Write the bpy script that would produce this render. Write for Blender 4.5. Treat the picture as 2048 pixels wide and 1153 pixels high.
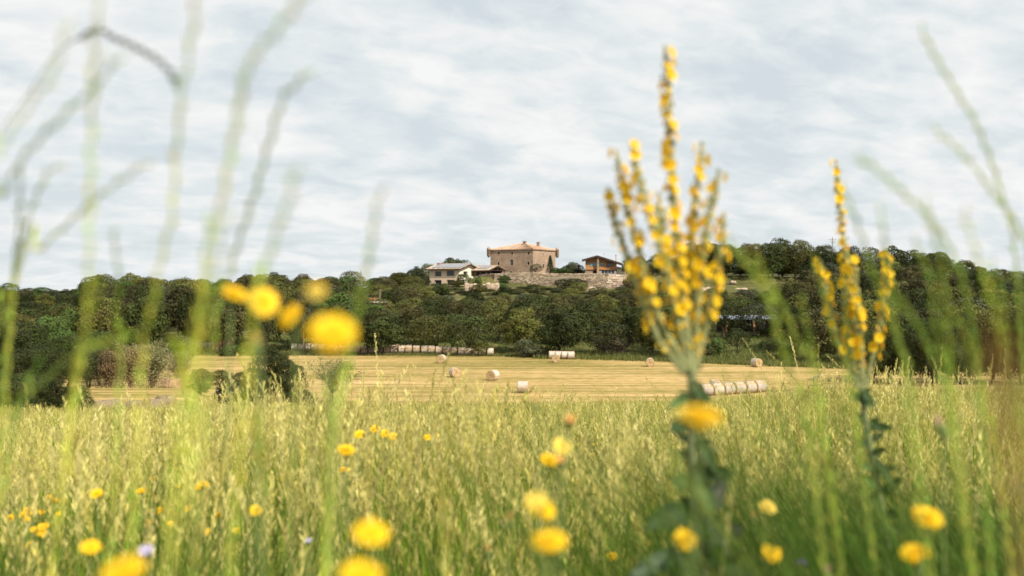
import bpy, math, random
import numpy as np
from mathutils import Vector, Matrix
random.seed(7); RNG = np.random.default_rng(11)
S = bpy.context.scene
for o in list(bpy.data.objects): bpy.data.objects.remove(o)
R = math.radians
F = 1991.1; CX = 1024.0; CY = 576.5          # focal length in photo pixels, principal point

# ------------------------------------------------------------------ camera
cam_d = bpy.data.cameras.new('camera'); cam = bpy.data.objects.new('camera', cam_d)
S.collection.objects.link(cam); S.camera = cam
cam.location = (0, 0, 0); cam.rotation_euler = (R(90), 0, 0)
cam_d.sensor_width = 36; cam_d.lens = 35
cam_d.clip_start = 0.02; cam_d.clip_end = 6000
cam_d.dof.use_dof = True; cam_d.dof.focus_distance = 13; cam_d.dof.aperture_fstop = 2.8

# ------------------------------------------------------------------ sky and sun
SUN_EL = 43.0; SUN_AZ = 137.0
w = bpy.data.worlds.new('World'); S.world = w; w.use_nodes = True
nt = w.node_tree; nt.nodes.clear()
def N(tree, t, **k):
    n = tree.nodes.new(t)
    for a, b in k.items():
        if a == 'ins':
            for i, v in b.items(): n.inputs[i].default_value = v
        else: setattr(n, a, b)
    return n
L = nt.links.new
out = N(nt, 'ShaderNodeOutputWorld')
sky = N(nt, 'ShaderNodeTexSky', sky_type='NISHITA', sun_disc=False, sun_elevation=R(SUN_EL), sun_rotation=R(SUN_AZ), air_density=1.0, dust_density=1.5)
bg1 = N(nt, 'ShaderNodeBackground', ins={'Strength': 0.11}); L(sky.outputs[0], bg1.inputs[0])
geo = N(nt, 'ShaderNodeTexCoord'); sep = N(nt, 'ShaderNodeSeparateXYZ'); L(geo.outputs['Generated'], sep.inputs[0])
def M(tree, op, a, b=None, c=None):
    n = N(tree, 'ShaderNodeMath', operation=op)
    for i, v in enumerate((a, b, c)):
        if v is None: continue
        if isinstance(v, (int, float)): n.inputs[i].default_value = v
        else: tree.links.new(v, n.inputs[i])
    return n.outputs[0]
zc = M(nt, 'ADD', M(nt, 'MAXIMUM', sep.outputs[2], 0.0), 0.27)
px_ = M(nt, 'DIVIDE', sep.outputs[0], zc); py_ = M(nt, 'DIVIDE', sep.outputs[1], zc)
py2 = M(nt, 'ADD', M(nt, 'MULTIPLY', py_, 1.15), M(nt, 'MULTIPLY', px_, -0.22))
cmb = N(nt, 'ShaderNodeCombineXYZ'); L(px_, cmb.inputs[0]); L(py2, cmb.inputs[1])
n1 = N(nt, 'ShaderNodeTexNoise', ins={'Scale': 2.9, 'Detail': 7.0, 'Roughness': 0.52, 'Distortion': 0.35}); L(cmb.outputs[0], n1.inputs['Vector'])
n2 = N(nt, 'ShaderNodeTexNoise', ins={'Scale': 8.5, 'Detail': 6.0, 'Roughness': 0.55, 'Distortion': 0.5}); L(cmb.outputs[0], n2.inputs['Vector'])
n3 = N(nt, 'ShaderNodeTexNoise', ins={'Scale': 1.1, 'Detail': 3.0, 'Roughness': 0.5, 'Distortion': 0.2}); L(cmb.outputs[0], n3.inputs['Vector'])
sm = M(nt, 'ADD', M(nt, 'ADD', M(nt, 'MULTIPLY', n1.outputs['Fac'], 0.5), M(nt, 'MULTIPLY', n2.outputs['Fac'], 0.32)), M(nt, 'MULTIPLY', n3.outputs['Fac'], 0.18))
cr = N(nt, 'ShaderNodeValToRGB'); L(sm, cr.inputs[0])
e = cr.color_ramp.elements
e[0].position = 0.41; e[0].color = (0.585, 0.64, 0.665, 1)
e[1].position = 0.60; e[1].color = (0.79, 0.80, 0.795, 1)
for p, c in ((0.455, (0.63, 0.68, 0.70, 1)), (0.50, (0.675, 0.715, 0.73, 1)), (0.55, (0.745, 0.76, 0.76, 1))):
    q = e.new(p); q.color = c
bg2 = N(nt, 'ShaderNodeBackground', ins={'Strength': 0.86}); L(cr.outputs[0], bg2.inputs[0])
fac = N(nt, 'ShaderNodeMapRange', ins={1: 0.38, 2: 0.50, 3: 0.90, 4: 1.0}); L(sm, fac.inputs[0])
mx = N(nt, 'ShaderNodeMixShader'); L(fac.outputs[0], mx.inputs[0]); L(bg1.outputs[0], mx.inputs[1]); L(bg2.outputs[0], mx.inputs[2])
L(mx.outputs[0], out.inputs[0])
sd = bpy.data.lights.new('sun', 'SUN'); sd.energy = 5.0; sd.angle = R(0.6); sd.color = (1.0, 0.92, 0.79)
sun = bpy.data.objects.new('sun', sd); S.collection.objects.link(sun)
ca, sa = math.cos(R(SUN_EL)), math.sin(R(SUN_EL))
sdir = Vector((math.sin(R(SUN_AZ)) * ca, math.cos(R(SUN_AZ)) * ca, sa))
sun.rotation_euler = sdir.to_track_quat('Z', 'Y').to_euler()
S.view_settings.view_transform = 'Standard'; S.view_settings.look = 'None'
S.view_settings.exposure = 0.44; S.view_settings.gamma = 1
S.cycles.max_bounces = 6; S.cycles.transparent_max_bounces = 4; S.cycles.diffuse_bounces = 3
S.cycles.use_denoising = True
try: S.cycles.denoiser = 'OPENIMAGEDENOISE'
except Exception: pass
S.cycles.use_adaptive_sampling = False

# ------------------------------------------------------------------ helpers
C = S.collection
class MB:
    def __init__(s): s.v = []; s.f = []; s.c = []
    def add(s, vs, fs, col=(1, 1, 1)):
        n = len(s.v); s.v += [tuple(p) for p in vs]; s.f += [tuple(i + n for i in f) for f in fs]; s.c += [tuple(col) + (1,)] * len(vs); return s
    def quad(s, a, b, c, d, col=(1, 1, 1)): return s.add([a, b, c, d], [(0, 1, 2, 3)], col)
    def box(s, x0, x1, y0, y1, z0, z1, col=(1, 1, 1)):
        v = [(x0, y0, z0), (x1, y0, z0), (x1, y1, z0), (x0, y1, z0), (x0, y0, z1), (x1, y0, z1), (x1, y1, z1), (x0, y1, z1)]
        return s.add(v, [(3, 2, 1, 0), (4, 5, 6, 7), (0, 1, 5, 4), (1, 2, 6, 5), (2, 3, 7, 6), (3, 0, 4, 7)], col)
    def prism(s, poly, dvec, col=(1, 1, 1)):        # poly: 3d points, extruded along dvec
        n = len(poly); d = Vector(dvec); v = [Vector(p) for p in poly] + [Vector(p) + d for p in poly]
        f = [tuple(range(n))[::-1], tuple(range(n, 2 * n))] + [(i, (i + 1) % n, n + (i + 1) % n, n + i) for i in range(n)]
        return s.add(v, f, col)
    def tube(s, pts, rad, sides=6, col=(1, 1, 1), cols=None):
        pts = [Vector(p) for p in pts]; n = len(pts); vs = []; ref = Vector((0.31, 0.87, 0.2)).normalized()
        if isinstance(rad, (int, float)): rad = [rad] * n
        for i, p in enumerate(pts):
            t = (pts[min(i + 1, n - 1)] - pts[max(i - 1, 0)]).normalized()
            a = t.cross(ref)
            if a.length < 1e-3: a = t.cross(Vector((1, 0, 0)))
            a.normalize(); b = t.cross(a)
            for k in range(sides):
                q = 2 * math.pi * k / sides; vs.append(p + (a * math.cos(q) + b * math.sin(q)) * rad[i])
        fs = [(i * sides + k, i * sides + (k + 1) % sides, (i + 1) * sides + (k + 1) % sides, (i + 1) * sides + k) for i in range(n - 1) for k in range(sides)]
        fs += [tuple(range(sides))[::-1], tuple(range((n - 1) * sides, n * sides))]
        m = len(s.v); s.add(vs, fs, col)
        if cols:
            for i in range(n):
                for k in range(sides): s.c[m + i * sides + k] = tuple(cols[i]) + (1,)
        return s
    def lathe(s, prof, c=(0, 0, 0), sides=16, axis='z', col=(1, 1, 1)):
        vs = []
        for r, h in prof:
            for k in range(sides):
                q = 2 * math.pi * k / sides
                p = (r * math.cos(q), r * math.sin(q), h) if axis == 'z' else (h, r * math.cos(q), r * math.sin(q))
                vs.append((p[0] + c[0], p[1] + c[1], p[2] + c[2]))
        n = len(prof)
        fs = [(i * sides + k, i * sides + (k + 1) % sides, (i + 1) * sides + (k + 1) % sides, (i + 1) * sides + k) for i in range(n - 1) for k in range(sides)]
        fs += [tuple(range(sides))[::-1], tuple(range((n - 1) * sides, n * sides))]
        return s.add(vs, fs, col)
    def blob(s, c, r, col=(1, 1, 1), seg=6, rings=4, jit=0.0):
        prof = []; vs = []
        for i in range(1, rings):
            th = math.pi * i / rings
            for k in range(seg):
                q = 2 * math.pi * (k + 0.5 * (i % 2)) / seg; j = 1 + random.uniform(-jit, jit)
                vs.append((c[0] + r[0] * math.sin(th) * math.cos(q) * j, c[1] + r[1] * math.sin(th) * math.sin(q) * j, c[2] - r[2] * math.cos(th) * j))
        b = len(vs); vs += [(c[0], c[1], c[2] - r[2]), (c[0], c[1], c[2] + r[2])]
        fs = [(i * seg + k, i * seg + (k + 1) % seg, (i + 1) * seg + (k + 1) % seg, (i + 1) * seg + k) for i in range(rings - 2) for k in range(seg)]
        fs += [(b, (k + 1) % seg, k) for k in range(seg)] + [(b + 1, (rings - 2) * seg + k, (rings - 2) * seg + (k + 1) % seg) for k in range(seg)]
        return s.add(vs, fs, col)
    def build(s, name, mat, parent=None, smooth=False):
        me = bpy.data.meshes.new(name); me.from_pydata(s.v, [], s.f)
        a = me.color_attributes.new('Col', 'FLOAT_COLOR', 'POINT'); a.data.foreach_set('color', np.array(s.c, dtype=np.float32).ravel())
        if smooth: me.polygons.foreach_set('use_smooth', [True] * len(me.polygons))
        me.materials.append(mat); return link(name, me, parent)
def link(name, me, parent=None):
    o = bpy.data.objects.new(name, me); C.objects.link(o)
    if parent: o.parent = parent
    return o
def npmesh(name, V, Q, col, mat, smooth=False):
    me = bpy.data.meshes.new(name); V = np.asarray(V, dtype=np.float32); Q = np.asarray(Q, dtype=np.int32)
    me.vertices.add(len(V)); me.vertices.foreach_set('co', V.ravel())
    k = Q.shape[1]; me.loops.add(Q.size); me.loops.foreach_set('vertex_index', Q.ravel())
    me.polygons.add(len(Q)); me.polygons.foreach_set('loop_start', np.arange(len(Q), dtype=np.int32) * k)
    me.polygons.foreach_set('loop_total', np.full(len(Q), k, dtype=np.int32))
    if smooth: me.polygons.foreach_set('use_smooth', np.ones(len(Q), dtype=bool))
    if col is not None:
        c4 = np.ones((len(V), 4), dtype=np.float32); c4[:, :3] = col
        a = me.color_attributes.new('Col', 'FLOAT_COLOR', 'POINT'); a.data.foreach_set('color', c4.ravel())
    me.update(calc_edges=True); me.validate(); me.materials.append(mat); return me
def tag(o, label=None, cat=None, group=None, kind=None):
    if label: o['label'] = label
    if cat: o['category'] = cat
    if group: o['group'] = group
    if kind: o['kind'] = kind
    return o
def empty(name, loc=(0, 0, 0), rz=0, **k):
    o = bpy.data.objects.new(name, None); C.objects.link(o); o.location = loc; o.rotation_euler = (0, 0, rz); o.empty_display_size = 0.3
    return tag(o, **k)
KIDS = {}
def kids(o): return [c for c in bpy.data.objects if c.parent == o]
def dup(o, loc, rz=0, sc=(1, 1, 1), **k):
    if o.name not in KIDS: KIDS[o.name] = [(c, kids(c)) for c in kids(o)]
    r = o.copy(); C.objects.link(r); r.location = loc; r.rotation_euler = (0, 0, rz); r.scale = sc
    for c, gs in KIDS[o.name]:
        c2 = c.copy(); C.objects.link(c2); c2.parent = r
        for g in gs: g2 = g.copy(); C.objects.link(g2); g2.parent = c2
    return tag(r, **k)
def W(px, py, d): return Vector(((px - CX) / F * d, d, (CY - py) / F * d))      # point seen at (px, py) at real depth d
ORD = ['leftmost', 'second from left', 'third from left', 'fourth from left', 'fifth from left', 'sixth from left', 'seventh from left', 'eighth from left', 'ninth from left', 'tenth from left'] + ['%dth from left' % i for i in range(11, 60)]

# ------------------------------------------------------------------ materials
def mat(name, color=(.5, .5, .5), rough=0.8, var=0.15, scale=3.0, bump=0.0, attr=False, spec=0.25, translucent=0.0, metal=0.0, rnd=0.0, detail=4.0, coord='Object'):
    m = bpy.data.materials.new(name); m.use_nodes = True; t = m.node_tree; b = t.nodes['Principled BSDF']; l = t.links.new
    b.inputs['Roughness'].default_value = rough; b.inputs['Specular IOR Level'].default_value = spec; b.inputs['Metallic'].default_value = metal
    tc = N(t, 'ShaderNodeTexCoord'); no = N(t, 'ShaderNodeTexNoise', ins={'Scale': scale, 'Detail': detail, 'Roughness': 0.6}); l(tc.outputs[coord], no.inputs['Vector'])
    mr = N(t, 'ShaderNodeMapRange', ins={1: 0.25, 2: 0.75, 3: 1 - var, 4: 1 + var}); l(no.outputs['Fac'], mr.inputs[0])
    val = mr.outputs[0]
    if rnd:
        oi = N(t, 'ShaderNodeObjectInfo'); r2 = N(t, 'ShaderNodeMapRange', ins={3: 1 - rnd, 4: 1 + rnd}); l(oi.outputs['Random'], r2.inputs[0])
        val = M(t, 'MULTIPLY', val, r2.outputs[0])
    mul = N(t, 'ShaderNodeVectorMath', operation='SCALE'); l(val, mul.inputs['Scale'])
    if attr:
        at = N(t, 'ShaderNodeAttribute', attribute_name='Col'); mm = N(t, 'ShaderNodeVectorMath', operation='MULTIPLY', ins={1: color}); l(at.outputs['Color'], mm.inputs[0]); l(mm.outputs[0], mul.inputs[0])
    else: mul.inputs[0].default_value = color
    l(mul.outputs[0], b.inputs['Base Color'])
    if bump:
        bp = N(t, 'ShaderNodeBump', ins={'Strength': bump, 'Distance': 0.05}); l(no.outputs['Fac'], bp.inputs['Height']); l(bp.outputs[0], b.inputs['Normal'])
    if translucent:
        tr = N(t, 'ShaderNodeBsdfTranslucent'); l(mul.outputs[0], tr.inputs[0]); ms = N(t, 'ShaderNodeMixShader', ins={0: translucent})
        l(b.outputs[0], ms.inputs[1]); l(tr.outputs[0], ms.inputs[2]); l(ms.outputs[0], t.nodes['Material Output'].inputs[0])
    return m
def brickmat(name, c1, c2, mortar, bw, bh, var=0.3, bump=0.6):
    m = bpy.data.materials.new(name); m.use_nodes = True; t = m.node_tree; b = t.nodes['Principled BSDF']; l = t.links.new
    b.inputs['Roughness'].default_value = 0.9; b.inputs['Specular IOR Level'].default_value = 0.15
    tc = N(t, 'ShaderNodeTexCoord'); s = N(t, 'ShaderNodeSeparateXYZ'); l(tc.outputs['Object'], s.inputs[0])
    cb = N(t, 'ShaderNodeCombineXYZ'); l(M(t, 'ADD', s.outputs[0], s.outputs[1]), cb.inputs[0]); l(s.outputs[2], cb.inputs[1])
    nz = N(t, 'ShaderNodeTexNoise', ins={'Scale': 1.2, 'Detail': 3.0}); l(tc.outputs['Object'], nz.inputs['Vector'])
    off = N(t, 'ShaderNodeVectorMath', operation='MULTIPLY_ADD', ins={1: (0.25, 0.12, 0)}); l(nz.outputs['Color'], off.inputs[0]); l(cb.outputs[0], off.inputs[2])
    br = N(t, 'ShaderNodeTexBrick', ins={'Color1': (*c1, 1), 'Color2': (*c2, 1), 'Mortar': (*mortar, 1), 'Scale': 1.0, 'Mortar Size': 0.018, 'Brick Width': bw, 'Row Height': bh, 'Bias': 0.0})
    l(off.outputs[0], br.inputs['Vector'])
    n2 = N(t, 'ShaderNodeTexNoise', ins={'Scale': 0.35, 'Detail': 6.0, 'Roughness': 0.65}); l(tc.outputs['Object'], n2.inputs['Vector'])
    mr = N(t, 'ShaderNodeMapRange', ins={1: 0.3, 2: 0.7, 3: 1 - var, 4: 1 + var * 0.7}); l(n2.outputs['Fac'], mr.inputs[0])
    sc = N(t, 'ShaderNodeVectorMath', operation='SCALE'); l(br.outputs['Color'], sc.inputs[0]); l(mr.outputs[0], sc.inputs['Scale']); l(sc.outputs[0], b.inputs['Base Color'])
    bp = N(t, 'ShaderNodeBump', ins={'Strength': bump, 'Distance': 0.06}); l(br.outputs['Fac'], bp.inputs['Height']); bp.invert = True; l(bp.outputs[0], b.inputs['Normal'])
    return m
MT = {}
MT['castle'] = brickmat('castle_stone', (.385, .27, .19), (.285, .198, .138), (.43, .335, .25), 0.75, 0.34, .25)
MT['rubble'] = mat('rubble_stone', (1, 1, 1), .95, .22, 2.5, .6, attr=True, detail=6)
MT['tile'] = mat('roof_tile', (1, 1, 1), .85, .35, 2.2, .5, attr=True, detail=8)
MT['trim'] = mat('pale_stone_trim', (.42, .33, .23), .9, .2, 4)
MT['glass'] = mat('window_glass', (.035, .045, .055), .12, .1, 1, spec=.6)
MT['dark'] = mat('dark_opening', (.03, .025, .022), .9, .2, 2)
MT['render'] = mat('ochre_render', (.60, .46, .33), .9, .08, .8)
MT['cream'] = mat('cream_render', (.72, .63, .50), .9, .06, .8)
MT['wood'] = mat('orange_timber', (.40, .19, .07), .7, .25, 5)
MT['darkwood'] = mat('dark_timber', (.05, .03, .022), .7, .2, 4)
MT['panel'] = mat('solar_glass', (.24, .25, .265), .4, .06, .5, spec=.4)
MT['pole'] = mat('weathered_pole', (.20, .15, .11), .9, .25, 6)
MT['white'] = mat('white_paint', (.72, .70, .66), .7, .08, 2)
MT['metal'] = mat('grey_metal', (.30, .29, .27), .45, .1, 3, metal=.3)
MT['bark'] = mat('bark', (.085, .065, .048), .95, .3, 6, .4)
MT['rock'] = mat('sandstone_rock', (.42, .325, .235), .95, .35, .9, .8, detail=8)
MT['soil'] = mat('reddish_soil', (.34, .21, .13), .95, .4, 1.2, .8, detail=8)
MT['straw'] = mat('straw', (.52, .37, .19), .95, .3, 9, .8, detail=8)
MT['greystraw'] = mat('weathered_straw', (.21, .165, .10), .95, .4, 7, .9, detail=8)
MT['wrapw'] = mat('pale_net_wrap', (.46, .405, .34), .8, .2, 2.2, .25, rnd=.08)
MT['wrapd'] = mat('dull_net_wrap', (.38, .33, .27), .85, .25, 3.0, .4, rnd=.12)
MT['wrapo'] = mat('weathered_net_wrap', (.36, .29, .23), .85, .3, 3.0, .5, rnd=.22, detail=7)

# ------------------------------------------------------------------ terrain
def tb(x, pts):
    xs, ys = zip(*pts); return np.interp(x, xs, ys)
def sst(a, b, x):
    if a > b: return 1 - sst(b, a, x)
    t = np.clip((x - a) / (b - a), 0, 1); return t * t * (3 - 2 * t)
T_D0 = [(0, 712.5), (600, 713), (980, 715), (1150, 718), (1300, 722), (1640, 735), (2048, 745)]
def D0(px): return F * 11.5 / (tb(px, T_D0) - CY)
T_G = [(-200, -5), (0, -5), (300, -5), (500, -3.5), (700, -2), (800, -.5), (860, .6), (920, .7), (965, .7), (1000, .9), (1040, 1.0), (1080, .8), (1110, .5), (1180, -.2), (1240, 0), (1257, .6), (1300, 1.2), (1380, 1.8), (1440, 1.5), (1560, 1), (1700, .5), (1850, 0), (1950, -1.5), (2048, -3)]
T_P = [(-200, -5), (0, -5), (300, -4.6), (500, -3), (700, -1.5), (800, .2), (856, .6), (935, .7), (940, 3.2), (965, 3.6), (975, 3.9), (1262, 3.9), (1300, 4), (1400, 3.8), (1560, 3.3), (1700, 3), (1850, 2.4), (1950, 0), (2048, -2)]
def meadow_slope(px): return tb(px, [(-300, .116), (100, .111), (500, .106), (1300, .1035), (1540, .098), (1640, .0895), (2048, .0885)])
def zt(X, Y):
    X = np.asarray(X, float); Y = np.asarray(Y, float); px = CX + F * X / np.maximum(Y, .5)
    px = np.clip(px, -300, 2400); s = meadow_slope(px)
    zm = -1.0 - s * Y + 0.05 * np.sin(X * 1.3 + Y * .7) * sst(2, 8, Y)
    ze = -1.0 - s * 42
    dn = 42 + (78 - 42)
    zf = ze + (-11.5 - ze) * sst(40, 80, Y)
    bench = sst(430, 380, px); zb = -9.1 + (-11.5 + 9.1) * sst(88, 112, Y)
    zfield = np.where(Y < 42, zm, zf)
    zfield = np.where((Y > 55), np.maximum(zfield, -11.5 + (zb + 11.5) * bench), zfield)
    zfield = zfield + np.where(Y > 80, .04 * np.sin(X * .11 + Y * .2), 0)
    d0 = D0(px); t = np.clip((Y - d0) / (284 - d0), 0, 1)
    zh = -11.5 + (tb(px, T_G) + 11.5) * t
    zh = zh + (tb(px, T_P) - tb(px, T_G)) * sst(284.6, 287.5, Y)
    zh = zh + 2.3 * sst(308, 332, Y) * sst(700, 760, px) * sst(2300, 1900, px)
    zh = zh + (-11.5 - zh) * sst(345, 620, Y) + .25 * np.sin(X * .31) * np.sin(Y * .23) * sst(0, 6, Y - d0) * (1 - sst(270, 282, Y))
    return np.where(Y > d0, zh, zfield)
def zat(x, y): return float(zt(x, y))
def ground(name, rows_fn, nrow, material, label=None, upx=(-420, 2470), ncol=260):
    pxs = np.linspace(upx[0], upx[1], ncol); V = []
    for i in range(nrow):
        y = rows_fn(pxs, i / (nrow - 1)); x = (pxs - CX) / F * y; V.append(np.stack([x, y, zt(x, y)], 1))
    V = np.concatenate(V); i, j = np.meshgrid(np.arange(nrow - 1), np.arange(ncol - 1), indexing='ij'); a = (i * ncol + j).ravel()
    me = npmesh(name, V, np.stack([a, a + 1, a + ncol + 1, a + ncol], 1), None, material, True)
    return tag(link(name, me), kind='structure')
def groundmat(name, cols, stretch=(1, 1, 1), scale=1.0, fine=6.0, band=0.0):
    m = bpy.data.materials.new(name); m.use_nodes = True; t = m.node_tree; b = t.nodes['Principled BSDF']; l = t.links.new
    b.inputs['Roughness'].default_value = .95; b.inputs['Specular IOR Level'].default_value = .1
    tc = N(t, 'ShaderNodeTexCoord'); mp = N(t, 'ShaderNodeMapping', ins={'Scale': stretch, 'Rotation': (0, 0, R(2.0))}); l(tc.outputs['Object'], mp.inputs[0])
    n1 = N(t, 'ShaderNodeTexNoise', ins={'Scale': scale, 'Detail': 8.0, 'Roughness': .68}); l(mp.outputs[0], n1.inputs['Vector'])
    n2 = N(t, 'ShaderNodeTexNoise', ins={'Scale': fine, 'Detail': 5.0, 'Roughness': .7}); l(mp.outputs[0], n2.inputs['Vector'])
    v = M(t, 'ADD', M(t, 'MULTIPLY', n1.outputs['Fac'], .55), M(t, 'MULTIPLY', n2.outputs['Fac'], .45))
    if band:
        mp2 = N(t, 'ShaderNodeMapping', ins={'Scale': (.028, .42, 1), 'Rotation': (0, 0, R(3.0))}); l(tc.outputs['Object'], mp2.inputs[0])
        n3 = N(t, 'ShaderNodeTexNoise', ins={'Scale': 1.0, 'Detail': 9.0, 'Roughness': .72}); l(mp2.outputs[0], n3.inputs['Vector'])
        n4 = N(t, 'ShaderNodeTexNoise', ins={'Scale': .035, 'Detail': 3.0}); l(tc.outputs['Object'], n4.inputs['Vector'])
        mp3 = N(t, 'ShaderNodeMapping', ins={'Scale': (.5, 1, 1)}); l(tc.outputs['Object'], mp3.inputs[0]); n5 = N(t, 'ShaderNodeTexNoise', ins={'Scale': 1.6, 'Detail': 6.0, 'Roughness': .8}); l(mp3.outputs[0], n5.inputs['Vector'])
        v = M(t, 'ADD', M(t, 'ADD', M(t, 'MULTIPLY', n3.outputs['Fac'], .50), M(t, 'MULTIPLY', n5.outputs['Fac'], .36)), M(t, 'MULTIPLY', n4.outputs['Fac'], .14))
    cr = N(t, 'ShaderNodeValToRGB'); l(v, cr.inputs[0]); e = cr.color_ramp.elements
    e[0].position = cols[0][0]; e[0].color = (*cols[0][1], 1); e[1].position = cols[-1][0]; e[1].color = (*cols[-1][1], 1)
    for p, c in cols[1:-1]: q = e.new(p); q.color = (*c, 1)
    l(cr.outputs[0], b.inputs['Base Color']); bp = N(t, 'ShaderNodeBump', ins={'Strength': .5, 'Distance': .08}); l(n2.outputs['Fac'], bp.inputs['Height']); l(bp.outputs[0], b.inputs['Normal'])
    return m
GM_meadow = groundmat('meadow_soil', [(.3, (.05, .06, .02)), (.5, (.09, .10, .03)), (.7, (.16, .14, .05))], scale=.8, fine=8)
GM_field = groundmat('stubble', [(.37, (.10, .10, .026)), (.455, (.22, .18, .05)), (.51, (.38, .265, .10)), (.58, (.54, .375, .175)), (.66, (.66, .48, .26))], stretch=(.16, 1, 1), scale=.30, fine=4.5, band=.021)
GM_hill = groundmat('hill_grass', [(.35, (.035, .045, .014)), (.48, (.075, .08, .026)), (.58, (.15, .13, .05)), (.72, (.30, .22, .12))], scale=.30, fine=2.6)
near_end = 74.0
ground('meadow', lambda p, t: np.full_like(p, .3 * (44 / .3) ** t), 70, GM_meadow)
ground('field', lambda p, t: 44 + (D0(p) + 1.0 - 44) * t, 110, GM_field)
ground('hillside', lambda p, t: np.where(t < .9, D0(p) + 1.0 + (290 - D0(p) - 1.0) * t / .9, 290 + 4000 * ((t - .9) / .1) ** 2), 181, GM_hill)
# ground behind and beside the camera
mb = MB(); mb.quad((-60, -60, -1.1), (60, -60, -1.1), (60, .3, -1.04), (-60, .3, -1.04)); g = mb.build('meadow_behind', GM_meadow); tag(g, kind='structure')

# ------------------------------------------------------------------ buildings
def facade(mb, O, A, NI, Wd, H, holes=(), dep=.3, col=(1, 1, 1)):
    O, A, NI = Vector(O), Vector(A), Vector(NI); Z = Vector((0, 0, 1))
    xs = sorted({0, Wd} | {h[0] for h in holes} | {h[1] for h in holes}); zs = sorted({0, H} | {h[2] for h in holes} | {h[3] for h in holes})
    P = lambda x, z, d=0: O + A * x + Z * z + NI * d
    for i in range(len(xs) - 1):
        for j in range(len(zs) - 1):
            cx, cz = (xs[i] + xs[i + 1]) / 2, (zs[j] + zs[j + 1]) / 2
            if any(h[0] < cx < h[1] and h[2] < cz < h[3] for h in holes): continue
            mb.quad(P(xs[i], zs[j]), P(xs[i + 1], zs[j]), P(xs[i + 1], zs[j + 1]), P(xs[i], zs[j + 1]), col)
    for (a, b, c, d) in holes:
        for p, q in (((a, c), (a, d)), ((a, d), (b, d)), ((b, d), (b, c)), ((b, c), (a, c))):
            mb.quad(P(*p), P(*q), P(*q, dep), P(*p, dep), col)
def window(parent, O, A, NI, rect, m_frame, m_pane, fw=.12, mull=0, dep=.26, proud=.03, name='window', label=None, frame_out=True):
    O, A, NI = Vector(O), Vector(A), Vector(NI); Z = Vector((0, 0, 1)); a, b, c, d = rect
    mb = MB(); P = lambda x, z, dd: O + A * x + Z * z + NI * dd
    def bar(x0, x1, z0, z1, d0, d1):
        mb.add([P(x0, z0, d0), P(x1, z0, d0), P(x1, z1, d0), P(x0, z1, d0), P(x0, z0, d1), P(x1, z0, d1), P(x1, z1, d1), P(x0, z1, d1)],
               [(0, 1, 2, 3), (7, 6, 5, 4), (0, 4, 5, 1), (1, 5, 6, 2), (2, 6, 7, 3), (3, 7, 4, 0)])
    if frame_out:
        bar(a - fw, b + fw, c - fw, c, -proud, .05); bar(a - fw, b + fw, d, d + fw, -proud, .05); bar(a - fw, a, c, d, -proud, .05); bar(b, b + fw, c, d, -proud, .05)
    else:
        bar(a, b, c, c + fw, dep - .1, dep - .02); bar(a, b, d - fw, d, dep - .1, dep - .02); bar(a, a + fw, c + fw, d - fw, dep - .1, dep - .02); bar(b - fw, b, c + fw, d - fw, dep - .1, dep - .02)
    for k in range(mull):
        x = a + (b - a) * (k + 1) / (mull + 1); bar(x - .04, x + .04, c, d, dep - .08, dep - .01)
    w_ = mb.build(name, m_frame, parent)
    p = MB(); p.quad(P(a, c, dep), P(b, c, dep), P(b, d, dep), P(a, d, dep)); p.build('pane', m_pane, w_)
    if label: w_['label'] = label
    return w_
TILE = [(.45, .285, .185), (.385, .24, .155), (.50, .335, .23), (.335, .21, .14), (.54, .40, .29)]
def tiled(mb, a, b, c, d, n, m, th=.10, cols=TILE):      # a-b eave, d-c ridge; rows of tiles as real overlapping strips
    a, b, c, d = map(Vector, (a, b, c, d)); nrm = (b - a).cross(d - a).normalized()
    if nrm.z < 0: nrm = -nrm
    for j in range(m):
        t0, t1 = j / m, min(1, (j + 1.12) / m)
        for i in range(n):
            u0, u1 = i / n, (i + .80) / n
            l0, l1 = a.lerp(d, t0), a.lerp(d, t1); r0, r1 = b.lerp(c, t0), b.lerp(c, t1)
            p = [l0.lerp(r0, u0), l0.lerp(r0, u1), l1.lerp(r1, u1), l1.lerp(r1, u0)]
            pm0, pm1 = (p[0] + p[1]) / 2 + nrm * (th * 1.7), (p[3] + p[2]) / 2 + nrm * th
            col = random.choice(cols); up = nrm * .03
            v = [p[0] + up + nrm * th * .6, p[1] + up + nrm * th * .6, p[2] + up, p[3] + up, pm0, pm1]
            mb.add(v, [(0, 4, 5, 3), (4, 1, 2, 5), (0, 1, 4)], col)
    base = [a, b, c, d]; mb.add([p + nrm * .028 for p in base] + [p - nrm * .12 for p in base], [(0, 1, 2, 3), (7, 6, 5, 4), (0, 4, 5, 1), (1, 5, 6, 2), (2, 6, 7, 3), (3, 7, 4, 0)], (.34, .2, .12))
def chimney(parent, x, y, z0, z1, wd, m=None, label=None):
    mb = MB(); mb.box(x - wd / 2, x + wd / 2, y - wd / 2, y + wd / 2, z0, z1 - .35); mb.box(x - wd * .62, x + wd * .62, y - wd * .62, y + wd * .62, z1 - .35, z1 - .22)
    for sx in (-1, 1):
        for sy in (-1, 1): mb.box(x + sx * wd * .42 - .08, x + sx * wd * .42 + .08, y + sy * wd * .42 - .08, y + sy * wd * .42 + .08, z1 - .22, z1 - .08)
    mb.box(x - wd * .6, x + wd * .6, y - wd * .6, y + wd * .6, z1 - .08, z1)
    o = mb.build('chimney', m or MT['castle'], parent)
    if label: o['label'] = label
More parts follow.
